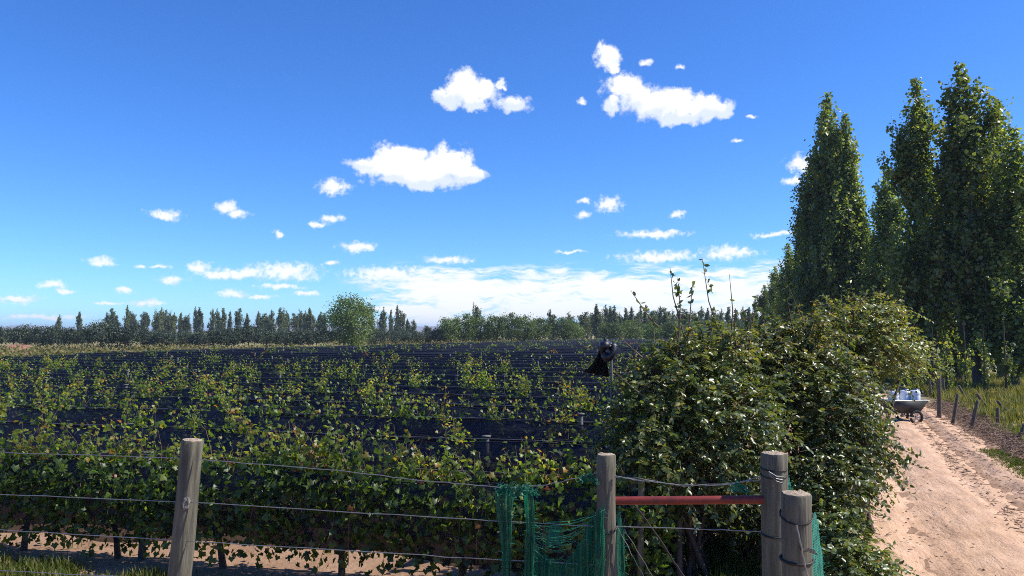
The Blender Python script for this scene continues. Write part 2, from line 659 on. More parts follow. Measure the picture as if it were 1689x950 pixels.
def grid_sheet(xs, ys, zf):
    X, Y = np.meshgrid(xs, ys)
    v = np.stack([X, Y, zf(X, Y)], -1).reshape(-1, 3)
    nx = len(xs)
    i = np.arange(len(ys) - 1)[:, None] * nx
    j = np.arange(nx - 1)[None]
    f = np.stack([i + j, i + j + 1, i + nx + j + 1, i + nx + j], -1).reshape(-1, 4)
    return v, f


def ground_mat():
    m = Mat('soil')
    co = m.coords()
    big = m.noise(co, 0.12, 5)
    mid = m.noise(co, 1.3, 6)
    fine = m.noise(co, 14, 5)
    soil = m.ramp(mid, [(0.25, (0.21, 0.12, 0.075)), (0.55, (0.32, 0.20, 0.13)), (0.8, (0.40, 0.265, 0.18))])
    soil = m.mix(m.ramp(fine, [(0.45, (0, 0, 0)), (0.62, (0.45, 0.45, 0.45))]), soil, (0.24, 0.16, 0.10))
    dry = m.mix(m.ramp(mid, [(0.35, (0, 0, 0)), (0.65, (1, 1, 1))]), (0.30, 0.25, 0.12), (0.16, 0.17, 0.06))
    # weeds and dry grass cover the ground outside the vineyard and track
    sp = m.new('ShaderNodeSeparateXYZ')
    m.l.new(co, sp.inputs[0])
    right = m.math('MULTIPLY', m.math('SUBTRACT', sp.outputs[0], 6.0), 0.5, True)
    far = m.math('MULTIPLY', m.math('SUBTRACT', sp.outputs[1], 131.0), 0.1, True)
    edge = m.math('ADD', m.math('MULTIPLY', sp.outputs[1], 0.19), -43.6)
    left = m.math('MULTIPLY', m.math('SUBTRACT', edge, sp.outputs[0]), 0.5, True)
    w = m.math('MAXIMUM', m.math('MAXIMUM', right, far), left)
    w = m.math('MULTIPLY', w, m.math('ADD', 0.55, m.math('MULTIPLY', big, 0.6)), True)
    m.base(m.mix(w, soil, dry))
    m.set(Roughness=0.95)
    m.bsdf.inputs['Specular IOR Level'].default_value = 0.1
    m.bump(m.math('ADD', m.math('MULTIPLY', mid, 1.0), m.math('MULTIPLY', fine, 0.6)), 0.8, 0.06)
    return m.m


def track_mat():
    m = Mat('sandy_track')
    co = m.coords()
    streak = m.noise(m.coords((2.6, 0.35, 1)), 1.6, 6, 0.62)
    fine = m.noise(co, 20, 6, 0.65)
    mid = m.noise(co, 2.2, 5)
    c = m.ramp(mid, [(0.25, (0.43, 0.265, 0.16)), (0.5, (0.565, 0.365, 0.235)), (0.8, (0.65, 0.44, 0.30))])
    c = m.mix(m.ramp(streak, [(0.50, (0, 0, 0)), (0.68, (0.55, 0.55, 0.55))]), c, (0.36, 0.22, 0.15))
    c = m.mix(m.ramp(fine, [(0.52, (0, 0, 0)), (0.66, (0.5, 0.5, 0.5))]), c, (0.34, 0.215, 0.145))
    m.base(c)
    m.set(Roughness=0.95)
    m.bsdf.inputs['Specular IOR Level'].default_value = 0.1
    m.bump(m.math('ADD', m.math('MULTIPLY', streak, 1.2), m.math('MULTIPLY', fine, 0.5)), 0.9, 0.05)
    return m.m


M_SOIL, M_TRACK = ground_mat(), track_mat()
near = np.arange(-14, 14.01, 0.35)
xs = np.concatenate([[-9000, -3000, -900, -300, -120, -60, -40, -28, -20], near, [20, 28, 40, 60, 120, 300, 900, 3000, 9000]])
ys = np.concatenate([[-2000, -300, -60, -20, -8], np.arange(-4, 30.01, 0.35), [34, 40, 50, 65, 85, 110, 140, 200, 300, 600, 1500, 4000, 9000]])
mb = MB()
mb.add(*grid_sheet(xs, ys, hgt))
tag(mb.obj('ground', M_SOIL), kind='structure')

ss = np.linspace(-1, 1, 41)
ty = np.concatenate([np.arange(-4, 40, 0.2), np.arange(40, 140, 2.5)])
S_, T_ = np.meshgrid(ss, ty)
wob = 1 + 0.06 * np.sin(T_ * 1.1 + 3 * np.sign(S_)) + 0.04 * np.sin(T_ * 2.7)
TX = road_center(T_) + S_ * road_half(T_) * np.where(np.abs(S_) > 0.9, wob, 1)
rut = -0.075 * np.exp(-((S_ - 0.45) / 0.11) ** 2) - 0.06 * np.exp(-((S_ + 0.45) / 0.13) ** 2) + 0.03 * np.exp(-(S_ / 0.16) ** 2) + 0.02 * np.exp(-((S_ - 0.66) / 0.07) ** 2)
rut = rut - 0.03 * np.exp(-((S_ - 0.2 - 0.05 * np.sin(T_ * 0.7)) / 0.05) ** 2) + 0.010 * RNG.standard_normal(rut.shape)
TZ = hgt(TX, T_) + 0.06 + rut - 0.07 * (np.abs(S_) ** 8)
i = np.arange(len(ty) - 1)[:, None] * 41
j = np.arange(40)[None]
mb = MB().add(np.stack([TX, T_, TZ], -1).reshape(-1, 3), np.stack([i + j, i + j + 1, i + 42 + j, i + 41 + j], -1).reshape(-1, 4))
tag(mb.obj('dirt_track', M_TRACK), kind='structure')

# far hills: a real ridge, kilometres off
mb = MB()
hx = np.linspace(-4600, 4000, 260)
prof = 22 + 11 * np.sin(hx / 310 + 1) + 7 * np.sin(hx / 113) + 3 * np.sin(hx / 45 + 2) + RNG.normal(0, 0.8, len(hx))
prof = np.clip(prof, 7, 42)
v = []
for x_, p_ in zip(hx, prof):
    v += [(x_, 3000, -2), (x_, 3110 + 20 * math.sin(x_ / 75), p_ * 0.55), (x_, 3250 + 30 * math.sin(x_ / 105), p_), (x_, 3600, -2)]
f = [(4 * q + r, 4 * q + 4 + r, 4 * q + 5 + r, 4 * q + 1 + r) for q in range(len(hx) - 1) for r in range(3)]
mb.add(v, f)
tag(mb.obj('hills', flat_mat('hill_rock', (0.20, 0.17, 0.14), 0.95, 0, 0.3, 0.01)), kind='structure')

# ------------------------------------------------------------------ vineyard
ROW0, ROWS_DY, NROWS = 7.75, 2.3, 54
ORD = ['first', 'second', 'third', 'fourth', 'fifth', 'sixth', 'seventh', 'eighth', 'ninth', 'tenth', 'eleventh', 'twelfth', 'thirteenth', 'fourteenth',
       'fifteenth', 'sixteenth', 'seventeenth', 'eighteenth', 'nineteenth', 'twentieth']
TENS = {20: 'twenty', 30: 'thirty', 40: 'forty', 50: 'fifty'}


def ordinal(k):
    if k <= 20:
        return ORD[k - 1]
    t, u = k // 10 * 10, k % 10
    return (TENS[t][:-1] + 'ieth') if u == 0 else TENS[t] + '-' + ORD[u - 1]


def row_ends(y):
    left = max(-1.16 * y - 0.8, -43.4 + 0.19 * y)
    return left, -0.75


def shoot_leaves(mb, canes, base, tip, n, size, spread, rng, tint0=0.0):
    n, size = int(n * 1.9), size * 0.74
    t = (np.arange(n) + rng.uniform(0, 0.8, n)) / n
    P = base + (tip - base) * t[:, None] + rng.normal(0, spread, (n, 3)) * np.array([1, 1, 0.6])
    D = unit(rng.normal(0, 1, (n, 3)) + np.array([0, 0, -0.45]))
    N = unit(rng.normal(0, 0.8, (n, 3)) + np.array([0, 0, 0.9]))
    S = size * rng.uniform(0.7, 1.2, n) * (1.1 - 0.45 * t)
    tint = np.clip(rng.normal(0.50, 0.16, n) + 0.22 * t + tint0, 0, 0.9)
    tint = np.where(rng.random(n) < 0.022, rng.uniform(0.9, 1, n), tint)
    leaves(mb, P, D, N, S, T_VINE, tint)
    mid = (base + tip) / 2 + rng.normal(0, 0.03, 3)
    tube(canes, np.array([base, mid, tip]), [0.005, 0.004, 0.002], 4, False)


def vine_meshes(kind, seed):
    """kind: 'full' for the uncovered front row, 'tuft' for a vine bursting out of its net, 'low' for one that barely does."""
    rng = np.random.default_rng(seed)
    fol, canes, trunk = MB(), MB(), MB()
    lean = rng.normal(0, 0.06, 2)
    pts = np.array([[0, 0, -0.05], [lean[0] * 0.4, lean[1] * 0.5, 0.25], [lean[0] + 0.02, lean[1], 0.5], [lean[0] * 1.1, 0, 0.76]])
    tube(trunk, pts, [0.042, 0.032, 0.03, 0.036], 7)
    for s in (-1, 1):
        tube(trunk, [pts[-1], [s * 0.25, 0.0, 0.80], [s * 0.66, 0, 0.79]], [0.026, 0.02, 0.012], 6)
    if kind == 'full':
        nb_ = 1150
        P = np.stack([rng.uniform(-0.72, 0.72, nb_), np.where(rng.random(nb_) < 0.45, rng.uniform(-0.40, -0.20, nb_), rng.normal(0, 0.13, nb_)), rng.triangular(0.10, 0.8, 1.3, nb_)], 1)
        D = unit(rng.normal(0, 1, (nb_, 3)) + np.array([0, -0.35, -0.8]))
        N = unit(rng.normal(0, 0.7, (nb_, 3)) + np.array([0, -0.5, 0.6]))
        leaves(fol, P, D, N, 0.076 * rng.uniform(0.7, 1.25, nb_), T_VINE, np.clip(rng.normal(0.35, 0.18, nb_), 0, 0.9))
        nsh, zt = 24, (1.26, 1.58)
        for k in range(2):       # trailing canes
            x = rng.uniform(-0.6, 0.6)
            shoot_leaves(fol, canes, np.array([x, -0.3, 1.0]), np.array([x + rng.normal(0, 0.1), -0.38, rng.uniform(0.12, 0.4)]), 12, 0.09, 0.05, rng)
    else:
        nb_ = 90
        P = np.stack([rng.uniform(-0.7, 0.7, nb_), rng.normal(0, 0.1, nb_), rng.uniform(0.55, 1.25, nb_)], 1)
        D = unit(rng.normal(0, 1, (nb_, 3)) + np.array([0, 0, -0.6]))
        N = unit(rng.normal(0, 0.7, (nb_, 3)) + np.array([0, 0, 0.8]))
        leaves(fol, P, D, N, 0.085 * rng.uniform(0.7, 1.2, nb_), T_VINE, np.clip(rng.normal(0.3, 0.15, nb_), 0, 0.9))
        nsh, zt = (12, (1.26, 1.50)) if kind == 'tuft' else (4, (1.22, 1.38))
    cl = rng.uniform(-0.6, 0.6, 3 if kind == 'full' else (2 if kind == 'tuft' else 1))
    red = rng.random() < 0.4
    for k in range(nsh):
        x = rng.choice(cl) + rng.normal(0, 0.12) if kind != 'full' or rng.random() < 0.4 else rng.uniform(-0.7, 0.7)
        x = float(np.clip(x, -0.75, 0.75))
        top = rng.uniform(*zt) + (0.2 if rng.random() < 0.1 else 0)
        b = np.array([x, rng.normal(0, 0.08), 0.95])
        t_ = np.array([x + rng.normal(0, 0.16), rng.normal(-0.05, 0.16), top])
        shoot_leaves(fol, canes, b, t_, int(15 * (top - 0.7)), 0.105, 0.055, rng, 0.33 if (red and k == 1) else rng.normal(0, 0.08))
    return [('trunk', trunk.mesh('trunk', M_BARK)), ('foliage', fol.mesh('foliage', M_VINE, False)), ('canes', canes.mesh('canes', M_TWIG))]


FULL = [vine_meshes('full', 100 + k) for k in range(5)]
TUFT = [vine_meshes('tuft', 200 + k) for k in range(6)]
LOW = [vine_meshes('low', 300 + k) for k in range(4)]
NEAR_ROWS = 13
TALLNET = lambda r: 1.18 + 0.24 * float(sstep(4, 16, r))
rv = random.Random(3)
n_vines = 0
for r in range(NEAR_ROWS):
    y = ROW0 + r * ROWS_DY
    xl, xr = row_ends(y)
    n = int((xr - xl) / 1.38)
    for k in range(n):
        x = xr - 0.45 - (n - 1 - k) * 1.38
        pool = FULL if r == 0 else (TUFT if rv.random() < 0.92 - 0.085 * r else LOW)
        v_ = empty('grape_vine', (x + rv.uniform(-0.06, 0.06), y, float(hgt(x, y))), rv.choice((0, math.pi)) if r else 0)
        sx = rv.uniform(0.97, 1.12)
        v_.scale = (sx if r or rv.random() < .5 else -sx, 1, rv.uniform(0.94, 1.08) + 0.004 * r)
        for nm, me in rv.choice(pool):
            if (nm == 'trunk' and r > 2) or (nm == 'canes' and r > 5):
                continue
            c_ = link(nm, me, v_)
            if nm == 'canes':
                c_['kind'] = 'stuff'
        cnt = n - k
        if r == 0:
            lab = f'leafy grape vine, {ordinal(cnt)} from the bush in the front row behind the fence'
        else:
            lab = f'netted grape vine, {ordinal(cnt)} from the bush end of the {ordinal(r + 1)} trellis row'
        tag(v_, lab, 'grape vine', 'grape vines in the near trellis rows')
        n_vines += 1

# beyond those rows the tufts can no longer be told apart vine by vine
mb = MB()
rng = np.random.default_rng(77)
P, S, TI = [], [], []
for r in range(NEAR_ROWS, NROWS):
    y = ROW0 + r * ROWS_DY
    xl, xr = row_ends(y)
    L = xr - xl
    nt = int(L * (0.50 - 0.007 * r))
    for k in range(nt):
        x = rng.uniform(xl, xr)
        q = int(rng.integers(5, 15))
        z0 = TALLNET(r)
        P.append(np.stack([x + rng.normal(0, 0.2, q), y + rng.normal(0, 0.14, q), z0 + np.abs(rng.normal(0, 0.09, q)) - 0.05], 1))
        S.append(0.14 * rng.uniform(0.7, 1.25, q) * (1 + 0.006 * r))
        TI.append(np.clip(rng.normal(0.5, 0.15, q) + (0.4 if rng.random() < 0.04 else 0), 0, 0.97))
P, S, TI = np.concatenate(P), np.concatenate(S), np.concatenate(TI)
leaves(mb, P, rng.normal(0, 1, P.shape) + [0, 0, -0.2], rng.normal(0, 0.8, P.shape) + [0, 0, 0.8], S, T_QUAD, TI)
tag(mb.obj('vine_foliage', M_VINE, None, False), 'green and yellow vine tufts over the far dark nets', 'vines', kind='stuff')

# trellises and hail nets, one of each to a row
post_mb = MB()
lathe(post_mb, [(0.001, -0.2), (0.04, -0.2), (0.038, 1.32), (0.03, 1.345), (0.001, 1.35)], 8)
POST_ME = post_mb.mesh('post', M_TPOST)
clip_mb = MB()
lathe(clip_mb, [(0.030, 1.35), (0.062, 1.35), (0.062, 1.375), (0.001, 1.38)], 8)
CLIP_ME = clip_mb.mesh('post_cap', M_TPOST)
for r in range(NROWS):
    y = ROW0 + r * ROWS_DY
    xl, xr = row_ends(y)
    rowname = 'front' if r == 0 else ordinal(r + 1)
    tr = empty('vine_trellis', ((xl + xr) / 2, y, 0))
    tag(tr, f'grey posts and wires of the {rowname} vine row counted from the fence', 'trellis', 'trellises of the vineyard')
    h = TALLNET(r)
    x = xr - 0.1 - (r * 2.17) % 3.0
    while x > xl:
        p_ = link('post', POST_ME, tr, (x - tr.location.x, 0.02 * math.sin(x * 3), 0))
        p_.rotation_euler = (0.03 * math.sin(x * 7), 0.03 * math.cos(x * 5), 0)
        p_.scale = (1, 1, (h + 0.07) / 1.35 * (1 + 0.04 * math.sin(x * 9 + r)))
        if r < 8:
            c_ = link('post_cap', CLIP_ME, p_)
        x -= 5.6
    for zw in ((h + 0.03, h * 0.72) if r < 14 else (h + 0.03,)):
        w = MB()
        wx = np.arange(xl, xr + 0.1, 1.4 if r < 14 else 5.6)
        wz = zw - 0.025 * np.abs(np.sin(wx / 5.6 * math.pi + r))
        tube(w, np.stack([wx - tr.location.x, np.full_like(wx, -0.05), wz], 1), 0.0035 if r < 14 else 0.006, 4, False)
        w.obj('wire', M_WIRE, tr)
    net = empty('hail_net', ((xl + xr) / 2, y, 0))
    tag(net, f'dark hail net hung along the {rowname} vine row counted from the fence', 'hail net', 'hail nets of the vineyard')
    dx = 0.22 if r < 6 else (0.5 if r < 16 else 1.1)
    gx = np.arange(xl, xr + dx * 0.5, dx)
    nz = 6 if r < 6 else 4
    rr = np.random.default_rng(900 + r)
    for side in (-1, 1):
        topz = h - 0.03 * np.abs(np.sin(gx / 5.6 * math.pi + r)) + 0.02 * np.sin(gx * 2.3 + r)
        if r == 0:
            topz = topz - 0.07
        bot = (0.50 if r else 0.27) + 0.05 * np.sin(gx * 0.9 + r * 2 + side) + 0.03 * np.sin(gx * 3.1)
        tt = np.linspace(0, 1, nz)
        Z = topz[:, None] + (bot - topz)[:, None] * tt[None]
        bulge = (0.16 if r else 0.12) + 0.10 * np.sin(math.pi * tt)[None] + 0.035 * np.sin(gx * 4.3 + r)[:, None] * tt[None] + rr.normal(0, 0.012, Z.shape)
        Y = side * bulge
        X = np.repeat((gx - net.location.x)[:, None], nz, 1)
        ii = np.arange(len(gx) - 1)[:, None] * nz
        jj = np.arange(nz - 1)[None]
        m_ = MB().add(np.stack([X, Y, Z], -1).reshape(-1, 3), np.stack([ii + jj, ii + nz + jj, ii + nz + jj + 1, ii + jj + 1], -1).reshape(-1, 4))
        pn = m_.obj('net_panel', M_HAIL, net)
        if r < 10:
            hem = MB()
            tube(hem, np.stack([gx - net.location.x, np.full_like(gx, side * 0.165), topz], 1), 0.009, 4, False)
            hem.obj('hem', M_HAIL, pn)


# ------------------------------------------------------------------ trees
def poplar_mesh(seed, H=16.0, Rm=1.55, leaf=0.17, nbr=46, per=520, mat=M_POPLAR, spires=3, tip=1.0, pw=4.5):
    """A fastigiate poplar: trunk, steep limbs, leaf sprays packed along every limb."""
    rng = np.random.default_rng(seed)
    tr, fo = MB(), MB()
    zz = np.linspace(-0.2, H * 0.9, 9)
    bend = np.cumsum(rng.normal(0, 0.05, (9, 2)), 0) * H / 16
    tp = np.column_stack([bend, zz])
    tube(tr, tp, np.linspace(0.022 * H, 0.02, 9) * 0.75, 8)
    lead = [(0.0, 0.0, 1.0)] + [(rng.uniform(0.35, 0.75) * Rm * math.cos(a_), rng.uniform(0.35, 0.75) * Rm * math.sin(a_), rng.uniform(0.72, 0.93)) for a_ in rng.uniform(0, 6.28, spires)]
    P, TI, Dd = [], [], []
    for k in range(nbr):
        lx, ly, lh = lead[k % len(lead)]
        t0 = rng.uniform(0.03, 0.80)
        z0 = t0 * H * lh
        b = np.array([np.interp(z0, zz, tp[:, 0]), np.interp(z0, zz, tp[:, 1]), z0])
        a_ = rng.uniform(0, 2 * math.pi)
        ln = H * rng.uniform(0.16, 0.30) * (1.15 - 0.6 * t0)
        z1 = min(z0 + ln, H * lh * rng.uniform(0.96, 1.02))
        u_ = z1 / (H * lh)
        rad = Rm * (0.55 + 0.45 * math.sin(math.pi * min(1, 0.18 + 0.75 * u_))) * (1 - u_ ** pw) * rng.uniform(0.45, 1.28)
        e = np.array([lx * min(1, u_ * 1.3) + rad * math.cos(a_), ly * min(1, u_ * 1.3) + rad * math.sin(a_), z1])
        m1 = b * 0.55 + e * 0.45 + np.array([0.35 * rad * math.cos(a_), 0.35 * rad * math.sin(a_), -0.06 * ln])
        tube(tr, [b, m1, e], [0.05 * H / 16, 0.03 * H / 16, 0.008], 4, False)
        ncl = 13
        for c in range(ncl):
            s = rng.uniform(0.12, 1.03)
            q = (1 - s) ** 2 * b + 2 * s * (1 - s) * m1 + s * s * e
            q = q + rng.normal(0, 0.17 * Rm, 3) * np.array([1, 1, 1.2])
            m_ = max(3, int(per / ncl * rng.uniform(0.5, 1.5)))
            pp = q + rng.normal(0, 1, (m_, 3)) * np.array([0.12, 0.12, 0.27]) * Rm / 1.5
            P.append(pp)
            TI.append(np.clip(rng.normal(0.45, 0.17, m_) + rng.normal(0, 0.2), 0, 1))
    for z_ in np.linspace(0.74, 1.0, 15 if tip else 0):      # the leafy tip round the leader
        m_ = max(3, int(per * 0.16 * (1.08 - z_) / 0.34 * 2))
        c = np.array([np.interp(z_ * H, zz, tp[:, 0]), np.interp(z_ * H, zz, tp[:, 1]), z_ * H])
        P.append(c + rng.normal(0, 1, (m_, 3)) * np.array([1, 1, 0.8]) * Rm * tip * (0.06 + 0.8 * (1.0 - z_) ** 0.8))
        TI.append(np.clip(rng.normal(0.5, 0.17, m_), 0, 1))
    P = np.concatenate(P)
    P[:, 2] = np.maximum(P[:, 2], 0.35 + 0.03 * H)
    TI = np.concatenate(TI)
    D = rng.normal(0, 1, P.shape) + [0, 0, -0.3]
    out = np.column_stack([P[:, :2], np.zeros(len(P))]) * 0.5
    N = rng.normal(0, 0.8, P.shape) + unit(out) * 0.5 + [0, 0, 0.5]
    leaves(fo, P, D, N, leaf * rng.uniform(0.55, 1.4, len(P)), T_QUAD, TI)
    return [('trunk', tr.mesh('trunk', M_BARK)), ('crown', fo.mesh('crown', mat, False))]


def round_tree(seed, H, Wd, leaf, ncl, per, mat, z0=0.12, flat=1.0):
    """A spreading crown: limbs ending in many leaf clumps."""
    rng = np.random.default_rng(seed)
    tr, fo = MB(), MB()
    tube(tr, [[0, 0, -0.2], [0.03 * H, 0, 0.22 * H], [0, 0.02 * H, 0.55 * H]], [0.04 * H, 0.03 * H, 0.012 * H], 7)
    P, TI = [], []
    for k in range(ncl):
        d = unit(rng.normal(0, 1, 3) + np.array([0, 0, 0.15]))
        rr_ = rng.uniform(0.45, 1.0) ** 0.6
        c = np.array([d[0] * Wd / 2 * rr_, d[1] * Wd / 2 * rr_, H * (z0 + (1 - z0) * (0.5 + 0.46 * d[2] * rr_ * flat))])
        if k % 3 == 0:
            tube(tr, [[0, 0, 0.3 * H], (c + [0, 0, 0.3 * H]) / 2, c], [0.015 * H, 0.008 * H, 0.002 * H], 4, False)
        m_ = int(per * rng.uniform(0.5, 1.4))
        sg = rng.uniform(0.05, 0.11) * (H + Wd) / 2
        P.append(c + rng.normal(0, 1, (m_, 3)) * sg * np.array([1, 1, 0.8]))
        TI.append(np.clip(rng.normal(0.45, 0.16, m_) + rng.normal(0, 0.13), 0, 1))
    P, TI = np.concatenate(P), np.concatenate(TI)
    P[:, 2] = np.abs(P[:, 2] - 0.02) + 0.02
    N = rng.normal(0, 0.8, P.shape) + unit(P - [0, 0, H * 0.4]) * 0.7 + [0, 0, 0.3]
    leaves(fo, P, rng.normal(0, 1, P.shape), N, leaf * rng.uniform(0.7, 1.3, len(P)), T_QUAD, TI)
    return [('trunk', tr.mesh('trunk', M_BARK)), ('crown', fo.mesh('crown', mat, False))]


def plant(name, parts, loc, rz, scale, label, cat, group=None, lean=(0, 0)):
    o = empty(name, loc, rz)
    o.rotation_euler = (lean[0], lean[1], rz)
    o.scale = scale
    for nm, me in parts:
        link(nm, me, o)
    return tag(o, label, cat, group)


def top_height(py, dist):
    return float(EYE[2] + dist * math.tan(PITCH + math.atan((CY - py) / FPX)))


def gpos(px, dist):
    p = at(px, 547, dist)
    return p[0], p[1]


NEARPOP = [poplar_mesh(500 + k, spires=2 + k % 3, nbr=60, per=430, leaf=0.20) for k in range(4)]
# photo column, crown-top row, distance, width factor, label
PG = 'poplars lining the far side of the track'
for k, (px, py, d, wf, lab) in enumerate(start=1, iterable=[
    (1668, 205, 35, 1.2, 'tall poplar cut by the right edge of the picture'),
    (1612, 92, 36, 1.22, 'tallest poplar of all, with a tapering leafy spire, over the grassy verge'),
    (1537, 122, 38, 1.08, 'dark tall poplar just left of the tallest one, its spire nearly as high'),
    (1580, 215, 39, 1.0, 'lower poplar filling the gap under the two tallest spires'),
    (1648, 160, 41, 1.0, 'poplar with a stepped crown behind the tallest one, to its right'),
    (1506, 420, 47, 0.7, 'short dark poplar at the foot of the gap between the two tall groups'),
    (1456, 272, 52, 1.0, 'mid-height poplar on the right flank of the farther tall group'),
    (1406, 176, 54, 1.05, 'slim poplar sharing the highest spires of the farther tall group'),
    (1376, 150, 56, 1.2, 'highest poplar of the farther group, left of the open sky gap'),
    (1346, 245, 58, 1.1, 'poplar on the left shoulder of the farther tall group, near a small cloud'),
    (1322, 325, 62, 1.05, 'poplar stepping down toward the horizon beside the farther tall group'),
    (1432, 330, 62, 0.9, 'poplar half hidden behind the farther tall group'),
    (1300, 398, 74, 0.9, 'smaller poplar where the line drops toward the bush top'),
    (1283, 436, 92, 0.9, 'small poplar next to last before the line ends over the bush'),
    (1266, 468, 112, 0.9, 'last small poplar at the low end of the line above the bush'),
]):
    H_ = top_height(py, d)
    x, y = gpos(px, d)
    s = H_ / 16.3
    wd = wf * (0.75 + 0.25 * s) * (0.80 if px > 1490 else 0.92)
    plant('poplar_tree', NEARPOP[k % 4], (x, y, -0.05), k * 2.1, (wd, wd, s), lab, 'poplar', PG,
          (R(1.2 * math.sin(k)), R(-1.5 - 1.0 * math.cos(k * 1.7))))

FARPOP = [poplar_mesh(600 + k, 14, 1.2 + 0.2 * (k % 3), 0.36, 44, 100, M_FAR, 1 + k % 3, 0.6 if k % 2 else 0, 9) for k in range(5)]
OLIVE = [round_tree(700 + k, 4.0, 5.2, 0.22, 60, 60, M_OLIVE) for k in range(4)]
GROVE = [round_tree(720 + k, 7.0, 5.0, 0.26, 70, 70, M_GROVE, 0.03) for k in range(3)]
BIGTREE = round_tree(740, 9.0, 7.6, 0.27, 110, 95, M_GROVE, 0.02)

x, y = gpos(578, 128)
plant('broadleaf_tree', BIGTREE, (x, y, 0), 0.7, (1, 1, top_height(486, 128) / 9.2), 'large round broadleaf tree standing alone at the far edge of the vineyard', 'tree')

far_poplars = [(97, 517), (131, 514), (176, 515), (184, 503), (192, 520), (209, 503), (217, 508), (222, 520), (236, 514), (242, 510), (258, 506), (265, 505), (272, 506),
               (279, 509), (287, 514), (298, 516), (307, 514), (322, 503), (328, 507), (350, 509), (358, 507), (367, 508), (379, 513), (393, 503), (407, 517), (426, 513),
               (433, 512), (441, 514), (448, 511), (461, 502), (466, 504), (473, 510), (487, 512), (496, 506), (503, 510), (510, 508), (515, 513), (528, 512), (535, 517),
               (612, 503), (632, 506), (645, 511), (655, 503), (663, 507), (672, 526), (682, 527), (706, 534), (785, 494), (907, 510), (913, 514), (939, 510), (951, 527), (962, 509), (969, 515), (975, 514),
               (984, 502), (990, 507), (1000, 500), (1006, 505), (1013, 504), (1022, 513), (1032, 508), (1042, 506), (1050, 511), (1057, 508), (1066, 503), (1074, 507), (1084, 503), (1090, 505), (1098, 502),
               (1110, 506), (1122, 508), (1133, 503), (1145, 506), (1157, 503), (1168, 508), (1178, 505), (1190, 507), (1203, 506), (1214, 509), (1226, 503), (1236, 507), (1246, 495)]
special = {97: 'lone slim far poplar in front of the pale blue hills, farther left of two', 131: 'lone slim far poplar in front of the pale blue hills, farther right of two',
           785: 'single far poplar rising high above the pale green grove', 209: 'thick far poplar pair member standing right of a gap in the left treeline', 322: 'thick tall far poplar above the low olives, right of the small ones'}
gcount = {}
for k, (px, py) in enumerate(far_poplars):
    d = 270 + 25 * math.sin(k * 2.3) if px < 700 else 215 + 20 * math.sin(k * 1.9)
    x, y = gpos(px, d)
    H_ = top_height(py, d)
    s = H_ / 14.1
    wf = 0.62 + 0.3 * abs(math.sin(k * 1.3))
    if px < 545:
        lab, g = 'slim far poplar, left of the big round tree', 'far poplars left of the big tree'
    elif px < 720:
        lab, g = 'slim far poplar between big round tree and grove', 'far poplars right of the big tree'
    else:
        lab, g = 'slim far poplar between the grove and the bush', 'far poplars behind the bush'
    if px not in special:
        gcount[g] = gcount.get(g, 0) + 1
        lab = lab.replace('slim far poplar', f'{ordinal(gcount[g])} slim far poplar from the left edge' if px < 545 else f'{ordinal(gcount[g])} slim far poplar')
    plant('poplar_tree', FARPOP[(k * 3 + k // 4) % 5], (x, y, 0), k * 1.7, (wf, wf, s), special.get(px, lab), 'poplar', None if px in special else g)

olives = [(-12, 536, 118), (22, 540, 128), (45, 536, 122), (72, 538, 120), (98, 537, 117), (128, 540, 112), (166, 529, 110), (208, 534, 112), (243, 543, 118), (275, 545, 116), (305, 546, 120), (338, 543, 118), (375, 541, 118), (411, 535, 120),
          (440, 544, 122), (470, 543, 124), (497, 544, 124), (523, 542, 124), (620, 540, 140), (655, 544, 146), (682, 546, 146), (708, 545, 150), (724, 540, 150)]
for k, (px, py, d) in enumerate(olives):
    x, y = gpos(px, d)
    H_ = top_height(py, d)
    lab = {166: 'biggest darkest olive tree of the row, domed, at the edge of the dry grass', -12: 'olive tree cut by the left edge of the picture'}.get(px)
    side = 'left' if px < 560 else 'right'
    lab = lab or f'{ordinal(k if px < 560 else k - 17)} grey-green olive tree along the far dry strip, {side} of the big round tree'
    plant('olive_tree', OLIVE[k % 4], (x, y, -0.1), k * 1.3, (0.85 + 0.2 * math.sin(k * 2.2), 0.85, H_ / 4.0), lab, 'olive tree', 'olive trees beyond the dry strip')
# a second, farther line closes the gaps under the poplars
for k in range(34):
    px = -10 + k * 21.5
    if 560 < px < 600:
        continue
    x, y = gpos(px, 190 + 12 * math.sin(k * 1.9))
    plant('olive_tree', OLIVE[(k * 3 + 1) % 4], (x, y, -0.1), k * 2.3, (1.15, 1.1, 0.62 + 0.12 * math.sin(k * 1.1)), f'dark low tree, {ordinal(k + 1)} from the left edge in the farther line behind the olives', 'olive tree', 'farther line of low dark trees')

for k, (px, py, d) in enumerate([(742, 521, 150), (766, 517, 152), (792, 520, 153), (818, 517, 154), (842, 516, 156), (866, 518, 158), (888, 521, 160), (929, 523, 165), (942, 528, 172), (1010, 530, 150), (1040, 528, 160), (1075, 530, 165), (1110, 528, 165), (1150, 530, 170), (1190, 528, 170), (1225, 527, 175)]):
    x, y = gpos(px, d)
    lab = f'{ordinal(k + 1)} pale green leafy tree of the grove, counted from its left end' if k < 7 else (
        'small round tree standing clear just right of the pale green grove' if k == 7 else f'low bushy tree under the far poplars, {ordinal(k - 7)} right of the grove')
    plant('grove_tree', GROVE[k % 3], (x, y, -0.1), k * 1.9, (0.95, 0.95, top_height(py, d) / 6.9), lab, 'tree', 'trees of the green grove' if k < 7 else 'low trees under the far poplars')

